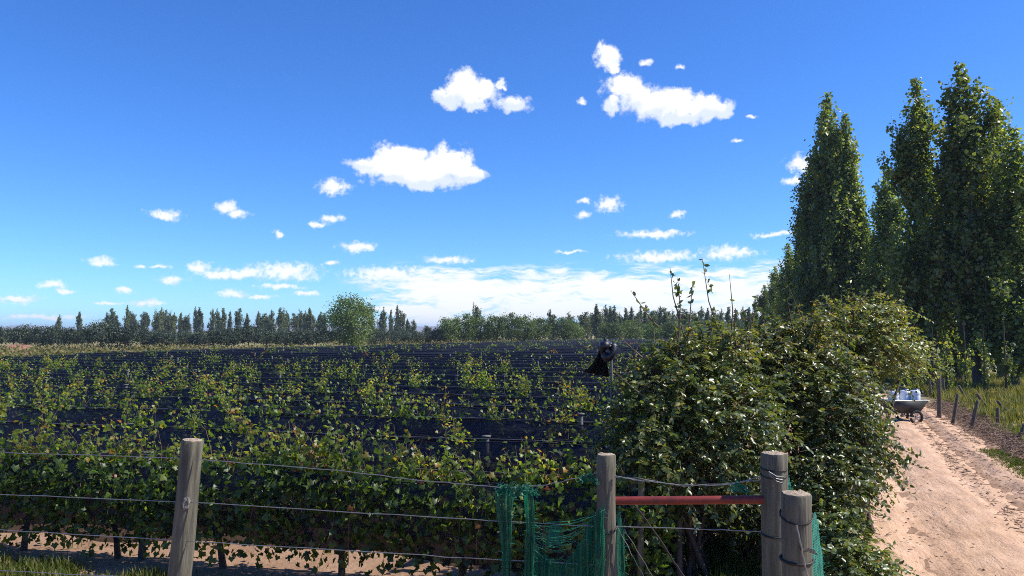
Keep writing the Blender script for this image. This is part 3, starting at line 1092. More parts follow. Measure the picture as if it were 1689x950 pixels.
# dry grass and scrub between the vineyard and the olives
mb = MB()
rng = np.random.default_rng(41)
P = []
for k in range(1500):
    d = rng.uniform(46, 118)
    px = rng.uniform(-60, 980)
    x, y = gpos(px, d)
    if x > -44.5 + 0.19 * y:
        if y < 133:
            continue
    q = 16
    P.append(np.stack([x + rng.normal(0, 0.45, q), y + rng.normal(0, 0.45, q), np.abs(rng.normal(0.18, 0.2, q))], 1))
for k in range(900):
    d = rng.uniform(136, 200)
    x, y = gpos(rng.uniform(550, 1050), d)
    q = 12
    P.append(np.stack([x + rng.normal(0, 0.6, q), y + rng.normal(0, 0.6, q), np.abs(rng.normal(0.3, 0.3, q))], 1))
P = np.concatenate(P)
leaves(mb, P, rng.normal(0, 0.6, P.shape) + [0, 0, 0.7], rng.normal(0, 1, P.shape), 0.36 * rng.uniform(0.6, 1.3, len(P)), T_QUAD, np.clip(rng.normal(0.5, 0.25, len(P)), 0, 1))
tag(mb.obj('dry_scrub', M_SCRUB, None, False), 'dry yellow scrub and weeds along the far edge of the vineyard', 'scrub', kind='stuff')
mb = MB()
x, y = gpos(30, 112)
th = np.linspace(0, 2 * math.pi, 24, endpoint=False)
prof = [(1.9, 0.0), (1.6, 0.3), (1.2, 0.55), (0.7, 0.68), (0.01, 0.72)]
v = np.array([[pr * math.cos(t) * 1.5 * (1 + 0.1 * math.sin(3 * t)), pr * math.sin(t), pz * (1 + 0.15 * math.sin(2 * t + pr))] for pr, pz in prof for t in th])
f = [(24 * a_ + b_, 24 * a_ + (b_ + 1) % 24, 24 * a_ + 24 + (b_ + 1) % 24, 24 * a_ + 24 + b_) for a_ in range(4) for b_ in range(24)]
mb.add(v, f)
tag(mb.obj('earth_mound', flat_mat('red_earth', (0.27, 0.13, 0.08), 0.95, 0, 0.35, 2, 0.6), None, True, (x, y, -0.02)), 'low reddish earth mound by the olives at the left edge', 'earth mound')


# ------------------------------------------------------------------ the bushes at the row ends
def bush(name, cx, cy_, lobes, ntw, seed, label, shoots=()):
    """Stems from the ground, limbs to every lobe, drooping leafy twigs over the lobes."""
    rng = np.random.default_rng(seed)
    o = empty(name, (cx, cy_, float(hgt(cx, cy_))))
    st_, tw, fo = MB(), MB(), MB()
    vol = np.array([l[3] * l[4] * l[5] for l in lobes]) ** (2 / 3)
    for k, (lx, ly, lz, rx, ry, rz) in enumerate(lobes):
        g = np.array([rng.normal(0, 0.25), rng.normal(0, 0.25), -0.05])
        e = np.array([lx, ly, lz])
        tube(st_, [g, g * 0.6 + e * 0.25 + [0, 0, 0.15], e * 0.8 + g * 0.2, e + [0, 0, 0.6 * rz]], [0.035, 0.028, 0.018, 0.006], 6, False)
        n = int(1.25 * ntw * vol[k] / vol.sum())
        dirs = unit(rng.normal(0, 1, (n, 3)))
        rad = rng.uniform(0.35, 1.0, n) ** 0.5
        for d, r_ in zip(dirs, rad):
            b = e + d * np.array([rx, ry, rz]) * r_ * rng.uniform(0.9, 1.08)
            if b[2] < 0.12:
                b[2] = 0.12 + rng.uniform(0, 0.15)
            dr = unit(d * np.array([1, 1, 0.5]) + np.array([0, 0, rng.uniform(-0.5, 0.55)]) + rng.normal(0, 0.35, 3))
            L = rng.uniform(0.14, 0.4) * (1.35 if r_ > 0.85 and rng.random() < 0.3 else 1)
            m_ = int(8 + L * 28)
            t = np.linspace(0.1, 1, m_)
            sag = np.stack([np.zeros(m_), np.zeros(m_), -0.35 * L * t * t], 1)
            pp = b + dr * L * t[:, None] + sag
            sidev = unit(np.cross(dr, [0, 0, 1.0]))
            alt = np.where(np.arange(m_) % 2 == 0, 1.0, -1.0)[:, None]
            D = dr * 0.55 + sidev * alt * 0.9 + rng.normal(0, 0.4, (m_, 3)) + [0, 0, -0.45]
            N = rng.normal(0, 0.55, (m_, 3)) + [0, 0, 0.8] + d * 0.4
            tint = np.clip(rng.normal(0.42, 0.18, m_) + rng.normal(0, 0.12) + 0.25 * max(0, b[2] - 1.7), 0, 0.94)  # tint lightens with height: the sunlit bush top is put into leaf colour
            tint = np.where(rng.random(m_) < 0.012, rng.uniform(0.94, 1, m_), tint)
            leaves(fo, pp, D, N, 0.057 * rng.uniform(0.65, 1.2, m_), T_OVATE, tint)
            if rng.random() < 0.6:
                tube(tw, [b - dr * 0.15, b + dr * L * 0.5 - [0, 0, 0.09 * L], pp[-1]], [0.005, 0.0035, 0.0015], 3, False)
    for (p0, p1, nl, leafy) in shoots:
        p0, p1 = np.array(p0) - np.array(o.location), np.array(p1) - np.array(o.location)
        mid = (p0 + p1) / 2 + rng.normal(0, 0.03, 3)
        tube(tw, [p0, mid, p1], [0.008, 0.006, 0.002], 4, False)
        if nl:
            t = rng.uniform(0.25, 1.0, nl)
            pp = p0 + (p1 - p0) * t[:, None]
            leaves(fo, pp, rng.normal(0, 1, (nl, 3)) + [0, 0, 0.3], rng.normal(0, 1, (nl, 3)), 0.06 * rng.uniform(0.6, 1.2, nl), T_OVATE, rng.uniform(0.2, 0.6, nl))
    st_.obj('stems', M_BARK, o)
    tw.obj('twigs', M_TWIG, o)
    fo.obj('foliage', M_BUSH, o, False)
    return tag(o, label, 'bush', 'bushes at the track end of the rows')


def lob(px, py, d, rpx, rpy, depth, o):
    """A leafy lobe seen around (px, py) at distance d, half-extents in photo pixels."""
    p = at(px, py, d)
    return (p[0] - o[0], p[1] - o[1], p[2] - float(hgt(*o)), rpx / FPX * d, depth, rpy / FPX * d)


o1 = gpos(1120, 8.0)
bush('broadleaf_bush', o1[0], o1[1], [lob(1125, 670, 8.2, 80, 75, 0.55, o1), lob(1065, 715, 8.0, 60, 70, 0.45, o1), lob(1160, 608, 8.4, 62, 40, 0.45, o1), lob(1130, 770, 7.8, 100, 60, 0.45, o1),
     lob(1080, 635, 8.3, 36, 38, 0.28, o1), lob(1200, 700, 8.0, 75, 90, 0.5, o1), lob(1115, 590, 8.4, 28, 26, 0.22, o1), lob(1190, 568, 8.5, 40, 26, 0.28, o1), lob(1045, 690, 8.1, 24, 36, 0.22, o1), lob(1090, 835, 9.0, 80, 45, 0.4, o1), lob(1200, 830, 9.0, 70, 50, 0.4, o1), lob(1150, 890, 9.3, 90, 28, 0.3, o1)], 1600, 21,
     'leafy bush with tall bare shoots sticking up, nearest the end of the rows',
     [(at(1130, 560, 8.3), at(1105, 440, 8.3), 16, 1), (at(1120, 560, 8.2), at(1118, 462, 8.2), 26, 1), (at(1190, 560, 8.4), at(1158, 424, 8.4), 24, 1), (at(1205, 570, 8.5), at(1203, 452, 8.5), 2, 1),
      (at(1085, 540, 8.2), at(1040, 478, 8.2), 14, 1), (at(1135, 560, 8.3), at(1142, 468, 8.3), 12, 1), (at(1060, 590, 8.0), at(1015, 548, 8.0), 3, 0), (at(1235, 580, 8.4), at(1250, 490, 8.4), 10, 1), (at(1070, 660, 7.8), at(1010, 610, 7.8), 4, 0)]
     + [(at(1060 + 13 * q, 620 - 3 * q, 8.3), at(1056 + 13 * q + 12 * math.sin(q * 2.1), 556 - 2 * q - 22 * math.sin(q * 1.7), 8.3 + 0.2 * math.sin(q)), 13, 1) for q in range(14)])
o2 = gpos(1285, 8.6)
bush('broadleaf_bush', o2[0], o2[1], [lob(1290, 610, 9.2, 90, 65, 0.65, o2), lob(1320, 700, 8.8, 105, 100, 0.65, o2), lob(1370, 660, 9.0, 62, 80, 0.55, o2), lob(1290, 800, 8.2, 100, 75, 0.5, o2),
     lob(1405, 745, 8.5, 48, 42, 0.4, o2), lob(1235, 640, 9.0, 70, 70, 0.5, o2), lob(1250, 570, 9.3, 60, 32, 0.4, o2), lob(1330, 840, 8.0, 55, 60, 0.35, o2), lob(1365, 800, 8.2, 40, 45, 0.3, o2), lob(1330, 560, 9.3, 50, 35, 0.4, o2)], 1800, 22,
     'wide glossy bush in the middle, behind the two thick gate posts',
     [(at(1330, 560, 9.2), at(1300, 470, 9.2), 10, 1), (at(1400, 720, 8.4), at(1535, 775, 8.2), 34, 1), (at(1390, 740, 8.4), at(1500, 800, 8.2), 30, 1), (at(1380, 740, 8.3), at(1450, 820, 8.1), 26, 1), (at(1400, 700, 8.5), at(1525, 755, 8.4), 36, 1), (at(1400, 720, 8.4), at(1500, 765, 8.2), 40, 1)]
     + [(at(1230 + 14 * q, 575, 9.2), at(1228 + 14 * q + 14 * math.sin(q * 2.9), 512 - 20 * math.sin(q * 1.3), 9.2), 13, 1) for q in range(13)])
o3 = gpos(1390, 10.6)
bush('broadleaf_bush', o3[0], o3[1], [lob(1420, 550, 11.2, 65, 55, 0.7, o3), lob(1448, 570, 11.0, 46, 46, 0.5, o3), lob(1375, 575, 11.4, 70, 60, 0.7, o3), lob(1388, 680, 10.8, 46, 80, 0.5, o3), lob(1350, 640, 11.2, 80, 80, 0.7, o3),
     lob(1497, 575, 11.4, 22, 32, 0.25, o3), lob(1440, 515, 11.3, 34, 28, 0.3, o3), lob(1415, 750, 10.4, 34, 32, 0.3, o3)], 1300, 23,
     'tall bush leaning over the track edge, in front of the cart',
     [(at(1420, 540, 11.2), at(1400, 455, 11.2), 10, 1), (at(1490, 580, 11.2), at(1545, 560, 11.2), 16, 1), (at(1450, 520, 11.2), at(1440, 470, 11.2), 10, 1), (at(1500, 590, 11.2), at(1525, 640, 11.2), 9, 1)]
     + [(at(1370 + 11 * q, 545, 11.2), at(1366 + 12 * q + 14 * math.sin(q * 2.2), 490 - 20 * math.sin(q * 1.9), 11.2), 13, 1) for q in range(13)])
o4 = gpos(1380, 7.6)
bush('low_bush', o4[0], o4[1], [lob(1378, 915, 7.6, 50, 34, 0.35, o4), lob(1350, 895, 7.6, 36, 50, 0.3, o4), lob(1412, 938, 7.4, 32, 24, 0.25, o4)], 380, 24, 'low shrub spilling onto the track beside the nearest thick gate post')

# ------------------------------------------------------------------ the fence
def wood_post(px, top_y, dist, dia, length, label, lean=(0, 0), seed=0, bands=(), knot=None):
    rng = np.random.default_rng(seed)
    top = at(px, top_y, dist)
    base_z = top[2] - length
    o = empty('fence_post', (top[0] - math.tan(lean[1]) * length, top[1] + math.tan(lean[0]) * length, base_z))
    o.rotation_euler = (lean[0], lean[1], 0)
    m_ = MB()
    zs = np.concatenate([np.linspace(0, length - 0.012, 24), [length - 0.004]])
    sd = 26
    th_ = np.linspace(0, 2 * math.pi, sd, endpoint=False)
    prof_ = dia / 2 * (1.06 - 0.08 * zs / length + 0.02 * np.sin(zs * 7 + seed))
    prof_[-1] -= 0.005
    ecc = 1 + 0.045 * np.sin(2 * th_ + seed) + 0.03 * np.sin(3 * th_ + 1) + rng.normal(0, 0.018, sd)
    Vv = np.stack([prof_[:, None] * ecc[None] * np.cos(th_)[None] * (1 + rng.normal(0, 0.006, (len(zs), sd))),
                   prof_[:, None] * ecc[None] * np.sin(th_)[None], np.repeat(zs[:, None], sd, 1)], -1)
    sway = 0.010 * np.sin(zs * 2.1 + seed * 1.7) + 0.004 * np.sin(zs * 6 + seed)
    Vv[:, :, 0] += (sway - sway[-1])[:, None]
    for c in rng.integers(0, sd, 7):      # drying checks run down from the top
        dep = rng.uniform(0.05, 0.11)
        n0 = int(rng.integers(8, 18))
        Vv[n0:, c, :2] *= 1 - dep
    ii = np.arange(len(zs) - 1)[:, None] * sd
    jj = np.arange(sd)[None]
    kk = (jj + 1) % sd
    m_.add(Vv.reshape(-1, 3), np.stack([ii + jj, ii + kk, ii + sd + kk, ii + sd + jj], -1).reshape(-1, 4))
    m_.obj('shaft', M_POST, o)
    cap_ = MB()
    ring = Vv[-1].copy()
    ring2 = ring * [0.6, 0.6, 1] + np.column_stack([np.zeros(sd), np.zeros(sd), 0.004 + rng.normal(0, 0.004, sd)])
    vv = np.vstack([ring, ring2, [[0, 0, length]]])
    cap_.add(vv[:2 * sd], [(q, (q + 1) % sd, sd + (q + 1) % sd, sd + q) for q in range(sd)])
    cap_.add(vv, [(sd + q, sd + (q + 1) % sd, 2 * sd) for q in range(sd)])
    cap_.obj('cut_top', M_ENDG, o)
    for bz, br, tilt in bands:
        t_ = MB()
        a_ = np.linspace(0, 2 * math.pi, 25)
        rr_ = dia / 2 * 1.03
        tube(t_, np.stack([rr_ * np.cos(a_), rr_ * np.sin(a_), length - bz + tilt * np.sin(a_)], 1), br, 5, False)
        t_.obj('wire_tie', M_RUSTWIRE, o)
    if knot:
        k_ = MB()
        kd = EYE - (top - np.array([0, 0, knot]))
        kd = unit(np.array([kd[0], kd[1], 0]))
        c0 = kd * dia * 0.50 + np.array([0, 0, length - knot])
        pr = [(0.030, -0.004), (0.028, 0.008), (0.020, 0.013), (0.009, 0.006), (0.001, 0.004)]
        sx_ = np.cross(kd, [0, 0, 1.0])
        vs = []
        for pr_, pz_ in pr:
            for t in np.linspace(0, 2 * math.pi, 12, endpoint=False):
                q_ = 1 + rng.normal(0, 0.12)
                vs.append(c0 + sx_ * pr_ * q_ * math.cos(t) * 0.75 + np.array([0, 0, 1.35 * pr_ * q_ * math.sin(t)]) + kd * pz_)
        k_.add(vs, [(12 * a_ + b_, 12 * a_ + (b_ + 1) % 12, 12 * a_ + 12 + (b_ + 1) % 12, 12 * a_ + 12 + b_) for a_ in range(4) for b_ in range(12)])
        k_.obj('knot', flat_mat('pale_knot', (0.20, 0.185, 0.155), 0.9, 0, 0.8, 70, 0.6), o)
    return tag(o, label, 'fence post', 'weathered fence posts')


PA = at(318, 722, 4.75)
wood_post(318, 722, 4.75, 0.124, 1.7, 'leaning grey wooden fence post with a knot, alone before the vines', (0, R(5.6)), 1, (), 0.37)
wood_post(999, 748, 4.45, 0.106, 1.65, 'slim grey wooden post holding one end of the red pipe', (0, R(-0.8)), 2, [(0.40, 0.005, 0.03)])
wood_post(1276, 746, 4.35, 0.138, 1.6, 'thick round gate post at the shaded end of the red pipe', (0, R(0.4)), 3, [(0.085, 0.004, 0.006), (0.12, 0.003, 0.012), (0.44, 0.005, 0.004)])
wood_post(1313, 812, 3.65, 0.138, 1.5, 'nearest thickest gate post, lower, with a green net strip beside it', (0, R(0.6)), 4, [(0.30, 0.007, 0.006), (0.10, 0.004, 0.03)])


def wire(pts, rad, label, mat=M_WIRE, name='fence_wire', sub=8, twist=False, group='fence wires'):
    pts = np.asarray(pts, float)
    out = []
    for a_, b_ in zip(pts[:-1], pts[1:]):
        for t in np.linspace(0, 1, sub, endpoint=False):
            out.append(a_ + (b_ - a_) * t)
    out.append(pts[-1])
    out = np.array(out)
    out[1:-1] += RNG.normal(0, 0.0016, out[1:-1].shape)
    m_ = MB()
    tube(m_, out, rad, 6)
    return tag(m_.obj(name, mat), label, 'wire', group)


DF = lambda px: np.interp(px, [-700, 318, 999, 1276], [6.1, 4.75, 4.45, 4.35]) - 0.04
for lab, pl in [('top strand of the wire fence, sagging to the green net', [(-420, 712), (0, 746), (318, 757), (560, 776), (700, 793), (840, 805), (900, 800), (945, 790), (985, 780)]),
                ('second strand from the top of the wire fence', [(-420, 790), (0, 815), (318, 829), (700, 852), (985, 868)]),
                ('third strand from the top of the wire fence', [(-420, 852), (0, 874), (318, 893), (700, 916), (985, 932)]),
                ('lowest strand of the wire fence near the ground', [(-420, 915), (0, 941), (318, 957), (700, 976), (985, 992)])]:
    wire([at(px, py, DF(px)) for px, py in pl], 0.0024, lab)
wire([at(px, py, DF(px)) for px, py in [(1014, 785), (1050, 792), (1130, 800), (1200, 800), (1255, 787)]], 0.0026, 'twisted wire above the red pipe between the two posts')
wire([at(px, py, DF(px) + 0.004) for px, py in [(1014, 787), (1055, 789), (1125, 802), (1205, 797), (1255, 791)]], 0.0022, 'loose second strand of the twisted wire above the red pipe')
wire([at(px, py, DF(px)) for px, py in [(1014, 868), (1130, 872), (1255, 877)]], 0.0026, 'single wire below the red pipe between the two posts')
wire([at(1046, 832, 4.5), at(1085, 885, 4.55), at(1128, 950, 4.6), at(1160, 1000, 4.6)], 0.0055, 'thick black cord slanting down below the red pipe', M_RUSTWIRE, 'black_cord')
wire([at(1018, 868, 4.4), at(1050, 930, 4.4), at(1080, 985, 4.4)], 0.0018, 'slanting stay wire beside the slim post, nearer it')
wire([at(1030, 873, 4.45), at(1070, 940, 4.5), at(1100, 990, 4.5)], 0.0018, 'slanting stay wire beside the slim post, farther from it')
wire([at(1314, 866, 3.5), at(1325, 920, 3.5), at(1336, 965, 3.5)], 0.0042, 'stiff pale rod tied against the nearest gate post', M_WIRE, 'tie_rod', 8, group=None)
m_ = MB()
for k in range(4):
    a_ = at(1318 + k, 902 + 2 * k, 3.5)
    b_ = at(1344 + 1.5 * k, 908 + 2.4 * k, 3.53)
    tube(m_, [a_, (a_ + b_) / 2 + [0, 0, 0.004], b_], 0.0022, 5)
tag(m_.obj('wire_clasp', M_RUSTWIRE), 'small twisted wire clasp between rod and green strip', 'wire clasp')
m_ = MB()
c0 = at(1276, 746, 4.35)
for k in range(3):
    p0 = at(1268, 778 + 2 * k, 4.27)
    p1 = at(1293, 786 + 6 * k, 4.27)
    tube(m_, [p0, (p0 + p1) / 2 - [0, 0.01, 0.01], p1, at(1290, 806 - 3 * k, 4.26)], 0.0024, 5)
tag(m_.obj('wire_twist', M_WIRE), 'bright twisted wire end round the shaded gate post', 'wire twist')

pipe = empty('red_pipe', tuple(at(1130, 826, 4.42)))
m_ = MB()
pa, pb = at(1008, 826, 4.47), at(1272, 824, 4.34)
pc = np.array(pipe.location)
tube(m_, [pa - pc, (pa * 2 + pb) / 3 - pc, (pa + 2 * pb) / 3 - pc, pb - pc], 0.0225, 18)
mp_ = Mat('red_paint')
n_ = mp_.noise(mp_.coords(), 9, 6, 0.7)
mp_.base(mp_.ramp(n_, [(0.25, (0.07, 0.012, 0.008)), (0.5, (0.19, 0.022, 0.012)), (0.68, (0.25, 0.03, 0.016)), (0.8, (0.16, 0.06, 0.035))]))
mp_.set(Roughness=0.48)
mp_.bump(n_, 0.15, 0.004)
m_.obj('tube', mp_.m, pipe)
tag(pipe, 'red painted pipe bracing the slim post and the gate post', 'pipe')


def net_sheet(name, mat, tops, bottom_z, fold, nv, label, group='torn green shade netting', nfold=7.0, seed=0, edge=0.012, parent=None, pinch=0.0, wave=0.012):
    """A hung sheet: its upper edge follows photo points (px, py, distance); it falls to bottom_z with folds."""
    rng = np.random.default_rng(seed)
    tops = np.array(tops, float)
    tpar = np.concatenate([[0], np.cumsum(np.hypot(np.diff(tops[:, 0]), 0.35 * np.diff(tops[:, 1])))])
    nu = max(8, int(tpar[-1] / 2.2))
    s = np.linspace(0, tpar[-1], nu)
    E = np.array([at(np.interp(q, tpar, tops[:, 0]), np.interp(q, tpar, tops[:, 1]), np.interp(q, tpar, tops[:, 2])) for q in s])
    E[:, 2] += rng.normal(0, edge, nu) * 0.6
    toward = unit(EYE - E) * [1, 1, 0]
    tt = np.linspace(0, 1, nv)
    Vv = np.zeros((nu, nv, 3))
    for a_ in range(nu):
        z = E[a_, 2] + (bottom_z - E[a_, 2]) * tt
        ph = s[a_] / tpar[-1] * nfold * 2 * math.pi
        w = fold * (np.sin(ph + 0.8 * tt * 2) * (0.35 + 0.65 * tt) + 0.4 * np.sin(2.3 * ph + 3 * tt))
        Vv[a_] = E[a_] + np.outer(w, toward[a_]) + rng.normal(0, 0.0015, (nv, 3))
        Vv[a_] += np.outer(0.35 * fold * np.sin(9 * tt + 5 * np.sin(s[a_] / tpar[-1] * 9 + seed) + seed), toward[a_])
        Vv[a_, :, 2] = z + 0.006 * np.sin(13 * tt + a_ * 0.4)
        off = (E[a_] - E.mean(0)) @ RT
        Vv[a_] += np.outer(wave * np.sin(5 * tt + seed + a_ * 0.05) * tt ** 0.5 - off * pinch * np.sin(np.minimum(1, tt * 1.5) * math.pi) + off * pinch * 0.8 * np.maximum(0, tt - 0.6), RT)
    ii = np.arange(nu - 1)[:, None] * nv
    jj = np.arange(nv - 1)[None]
    m_ = MB().add(Vv.reshape(-1, 3), np.stack([ii + jj, ii + nv + jj, ii + nv + jj + 1, ii + jj + 1], -1).reshape(-1, 4))
    me = m_.mesh(name, mat)
    uvl = me.uv_layers.new(name='UVMap')
    li = np.zeros(len(me.loops), np.int32)
    me.loops.foreach_get('vertex_index', li)
    uu = np.repeat(s * 4.45 / FPX, nv)
    vv = (E[:, 2].max() - Vv[:, :, 2]).ravel()
    uvl.data.foreach_set('uv', np.stack([uu[li], vv[li]], 1).astype(np.float32).ravel())
    o = link(name, me)
    fr = MB()
    for a_ in range(0, nu, 2):
        for q in range(2):
            p0 = Vv[a_, 0]
            p1 = p0 + rng.normal(0, 1, 3) * [0.018, 0.012, 0.014] + [0, 0, 0.006]
            tube(fr, [p0, (p0 + p1) / 2 + rng.normal(0, 0.004, 3), p1], 0.0009, 3, False)
    for a_ in (0, nu - 1):
        for b_ in range(1, nv, 1):
            for q in range(2):
                p0 = Vv[a_, b_]
                p1 = p0 + rng.normal(0, 1, 3) * [0.016, 0.01, 0.010] + [(-0.008 if a_ == 0 else 0.008), 0, 0]
                tube(fr, [p0, (p0 + p1) / 2 + rng.normal(0, 0.003, 3), p1], 0.0009, 3, False)
    fr.obj('frayed_threads', M_STRAND, o)['kind'] = 'stuff'
    if parent is not None:
        o.parent = parent
        return o
    return tag(o, label, 'netting', group)


GZ = 0.62
big_net = net_sheet('shade_net', M_GREEN, [(866, 880, 4.47), (876, 893, 4.44), (888, 908, 4.42), (902, 918, 4.44), (925, 930, 4.46), (940, 918, 4.44), (952, 900, 4.42), (965, 876, 4.41), (980, 852, 4.4), (996, 832, 4.4)],
                    GZ, 0.06, 30, 'large torn green shade net hung from the top wire to the slim post', nfold=4.5, seed=3)
net_sheet('hanging_flap', M_GREEN, [(816, 815, 4.40), (826, 806, 4.41), (838, 807, 4.44), (848, 812, 4.50)], GZ, 0.03, 30, '', nfold=2.4, seed=31, parent=big_net, pinch=0.55, wave=0.022)
net_sheet('hanging_flap', M_GREEN, [(863, 808, 4.45), (870, 807, 4.40), (877, 812, 4.37), (882, 830, 4.38)], GZ, 0.026, 30, '', nfold=2.8, seed=32, parent=big_net, pinch=0.3, wave=0.016)
net_sheet('top_bunch', M_GREEN, [(822, 802, 4.40), (846, 802, 4.38), (866, 801, 4.38), (884, 806, 4.40)], at(850, 817, 4.4)[2], 0.02, 7, '', nfold=5, seed=33, edge=0.012, parent=big_net)
net_sheet('shade_net', M_GREEN, [(1016, 846, 4.46), (1022, 846, 4.48), (1030, 880, 4.5)], GZ, 0.02, 24, 'narrow green net strip hanging just right of the slim post', nfold=1.2, seed=5)
net_sheet('shade_net', M_GREEN_LIT, [(1336, 848, 3.66), (1344, 846, 3.7), (1350, 870, 3.74), (1357, 920, 3.78)], 0.75, 0.012, 24, 'sunlit green net strip stretched down the track side of the nearest gate post', nfold=0.8, seed=6)
net_sheet('shade_net', M_GREEN, [(904, 868, 4.43), (914, 866, 4.43), (926, 869, 4.43)], at(910, 900, 4.43)[2], 0.01, 8, 'small green scrap dangling in the gap of the large torn net', nfold=1.5, seed=8, edge=0.004)
net_sheet('shade_net', M_GREEN, [(1206, 799, 4.33), (1216, 797, 4.33), (1230, 803, 4.33)], at(1215, 813, 4.33)[2], 0.008, 6, 'tiny green net scrap caught on the wire above the red pipe', nfold=1.2, seed=9, edge=0.004)
net_sheet('shade_net', M_GREEN, [(958, 786, 4.41), (968, 783, 4.41), (982, 786, 4.41)], at(968, 796, 4.41)[2], 0.02, 6, 'knotted green net tuft on the top wire by the slim post', nfold=3, seed=10, edge=0.01)
net_sheet('shade_net', M_GREEN_LIT, [(1296, 782, 4.36), (1300, 785, 4.37), (1304, 800, 4.37)], at(1300, 818, 4.36)[2], 0.006, 6, 'small sunlit green net wisp behind the top of the shaded gate post', nfold=1, seed=12, edge=0.004)
m_ = MB()
rng = np.random.default_rng(17)
for k in range(20):
    a_ = at(880 + rng.uniform(-2, 4), 862 + k * 2.2 + rng.uniform(-2, 2), 4.4)
    b_ = at(985 - k * 2.6 + rng.uniform(-6, 4), 846 + k * 3.4 + rng.uniform(-3, 3), 4.4)
    sg = rng.uniform(0.015, 0.06)
    t = np.linspace(0, 1, 9)[:, None]
    tube(m_, a_ + (b_ - a_) * t - np.array([0, 0, 1.0]) * sg * 4 * t * (1 - t) + rng.normal(0, 0.003, (9, 3)), 0.0011, 3, False)
tag(m_.obj('net_threads', M_STRAND), 'loose green threads strung across the gap in the torn net', 'threads')

# ------------------------------------------------------------------ pole with the rolled hail net
d0 = 8.6
pt = at(1008, 592, d0)
pole = empty('net_pole', (pt[0], pt[1], float(hgt(pt[0], pt[1]))))
H_ = pt[2] - pole.location.z
m_ = MB()
tube(m_, [[0, 0, -0.1], [0.01, 0, H_ * 0.5], [0, 0, H_]], [0.018, 0.017, 0.016], 8)
m_.obj('pole', M_TPOST, pole)
tag(pole, 'thin upright pole at the end of the rows carrying the rolled dark net', 'pole')
roll = empty('rolled_net', tuple(at(1003, 577, d0)))
rc = np.array(roll.location)
m_ = MB()
a_ = np.linspace(0, 2 * math.pi, 26)
loop = np.stack([0.058 * np.cos(a_), 0.035 * np.sin(2 * a_), 0.068 * np.sin(a_) + 0.012 * np.cos(2 * a_)], 1)
tube(m_, loop @ np.array([[RT[0], RT[1], 0], [-RT[1], RT[0], 0], [0, 0, 1]]), 0.044 + 0.012 * np.sin(a_ * 3 + 0.6), 10, False)
M_ROLL = flat_mat('rolled_black_plastic_net', (0.010, 0.011, 0.019), 0.42, 0, 0.4, 25, 0.3)
m_.obj('coil', M_ROLL, roll)
m_ = MB()
tube(m_, [at(1003, 574, d0) - rc, at(1000, 566, d0 + .02) - rc, at(997, 557, d0 + .05) - rc], [0.05, 0.04, 0.012], 9)
m_.obj('twisted_end', M_ROLL, roll)
m_ = MB()
top_, lft, rgt = at(998, 558, d0 + .06), at(960, 613, d0 + 0.8), at(1002, 622, d0 + 0.45)
g_ = 12
vs = []
for q in range(g_ + 1):
    for w in range(g_ + 1):
        b_ = lft + (rgt - lft) * w / g_
        p_ = top_ + (b_ - top_) * (q / g_)
        vs.append(p_ - rc + np.array([0.02 * math.sin(w * 2.1 + q * .2) * q / g_, 0.05 * math.sin(w * 1.6) * q / g_, -0.10 * math.sin(math.pi * q / g_) * (0.6 + 0.2 * math.sin(w))]))
m_.add(vs, [(q * (g_ + 1) + w, q * (g_ + 1) + w + 1, (q + 1) * (g_ + 1) + w + 1, (q + 1) * (g_ + 1) + w) for q in range(g_) for w in range(g_)])
ms_ = Mat('draped_black_net')
ms_.base(ms_.ramp(ms_.noise(ms_.coords(), 12, 4), [(0.3, (0.003, 0.004, 0.009)), (0.7, (0.008, 0.010, 0.022))]))
ms_.set(Roughness=0.8)
ms_.bsdf.inputs['Specular IOR Level'].default_value = 0.1
m_.obj('draped_sheet', ms_.m, roll)
tag(roll, 'bundled dark hail net rolled up on the thin pole, falling in a dark triangle', 'rolled net')
sp_ = gpos(1052, 7.4)
m_ = MB()
tube(m_, [[0, 0, -0.1], [0.01, 0, 0.7], [0.02, 0, 1.25]], [0.035, 0.032, 0.03], 10)
tag(m_.obj('end_stake', M_POST, None, True, (sp_[0], sp_[1], float(hgt(*sp_)))), 'short weathered stake under the bush behind the slim post', 'stake')

# ------------------------------------------------------------------ cart with jugs, by the track
cp = gpos(1484, 22.5)
cart = empty('garden_cart', (cp[0], cp[1], float(hgt(*cp))), YAW + 0.1)
M_TUB = flat_mat('dull_steel', (0.05, 0.049, 0.046), 0.55, 0.3, 0.35, 7, 0.2)
M_RIM = flat_mat('worn_rim', (0.5, 0.49, 0.47), 0.4, 0.5, 0.3, 9)
M_TYRE = flat_mat('tyre_rubber', (0.02, 0.02, 0.02), 0.8, 0, 0.3, 9)
m_ = MB()


def frustum_shell(mb_, b0, b1, z0, t0, t1, z1, th=0.012):
    (bx, by), (bX, bY), (tx, ty_), (tX, tY) = b0, b1, t0, t1
    o_ = [(bx, by, z0), (bX, by, z0), (bX, bY, z0), (bx, bY, z0), (tx, ty_, z1), (tX, ty_, z1), (tX, tY, z1), (tx, tY, z1)]
    i_ = [(bx + th, by + th, z0 + th), (bX - th, by + th, z0 + th), (bX - th, bY - th, z0 + th), (bx + th, bY - th, z0 + th), (tx + th, ty_ + th, z1), (tX - th, ty_ + th, z1), (tX - th, tY - th, z1), (tx + th, tY - th, z1)]
    fo_ = [(0, 3, 2, 1), (0, 1, 5, 4), (1, 2, 6, 5), (2, 3, 7, 6), (3, 0, 4, 7)]
    fi_ = [tuple(8 + q for q in reversed(ff)) for ff in fo_]
    rim_ = [(4, 5, 13, 12), (5, 6, 14, 13), (6, 7, 15, 14), (7, 4, 12, 15)]
    mb_.add(o_ + i_, fo_ + fi_ + rim_)


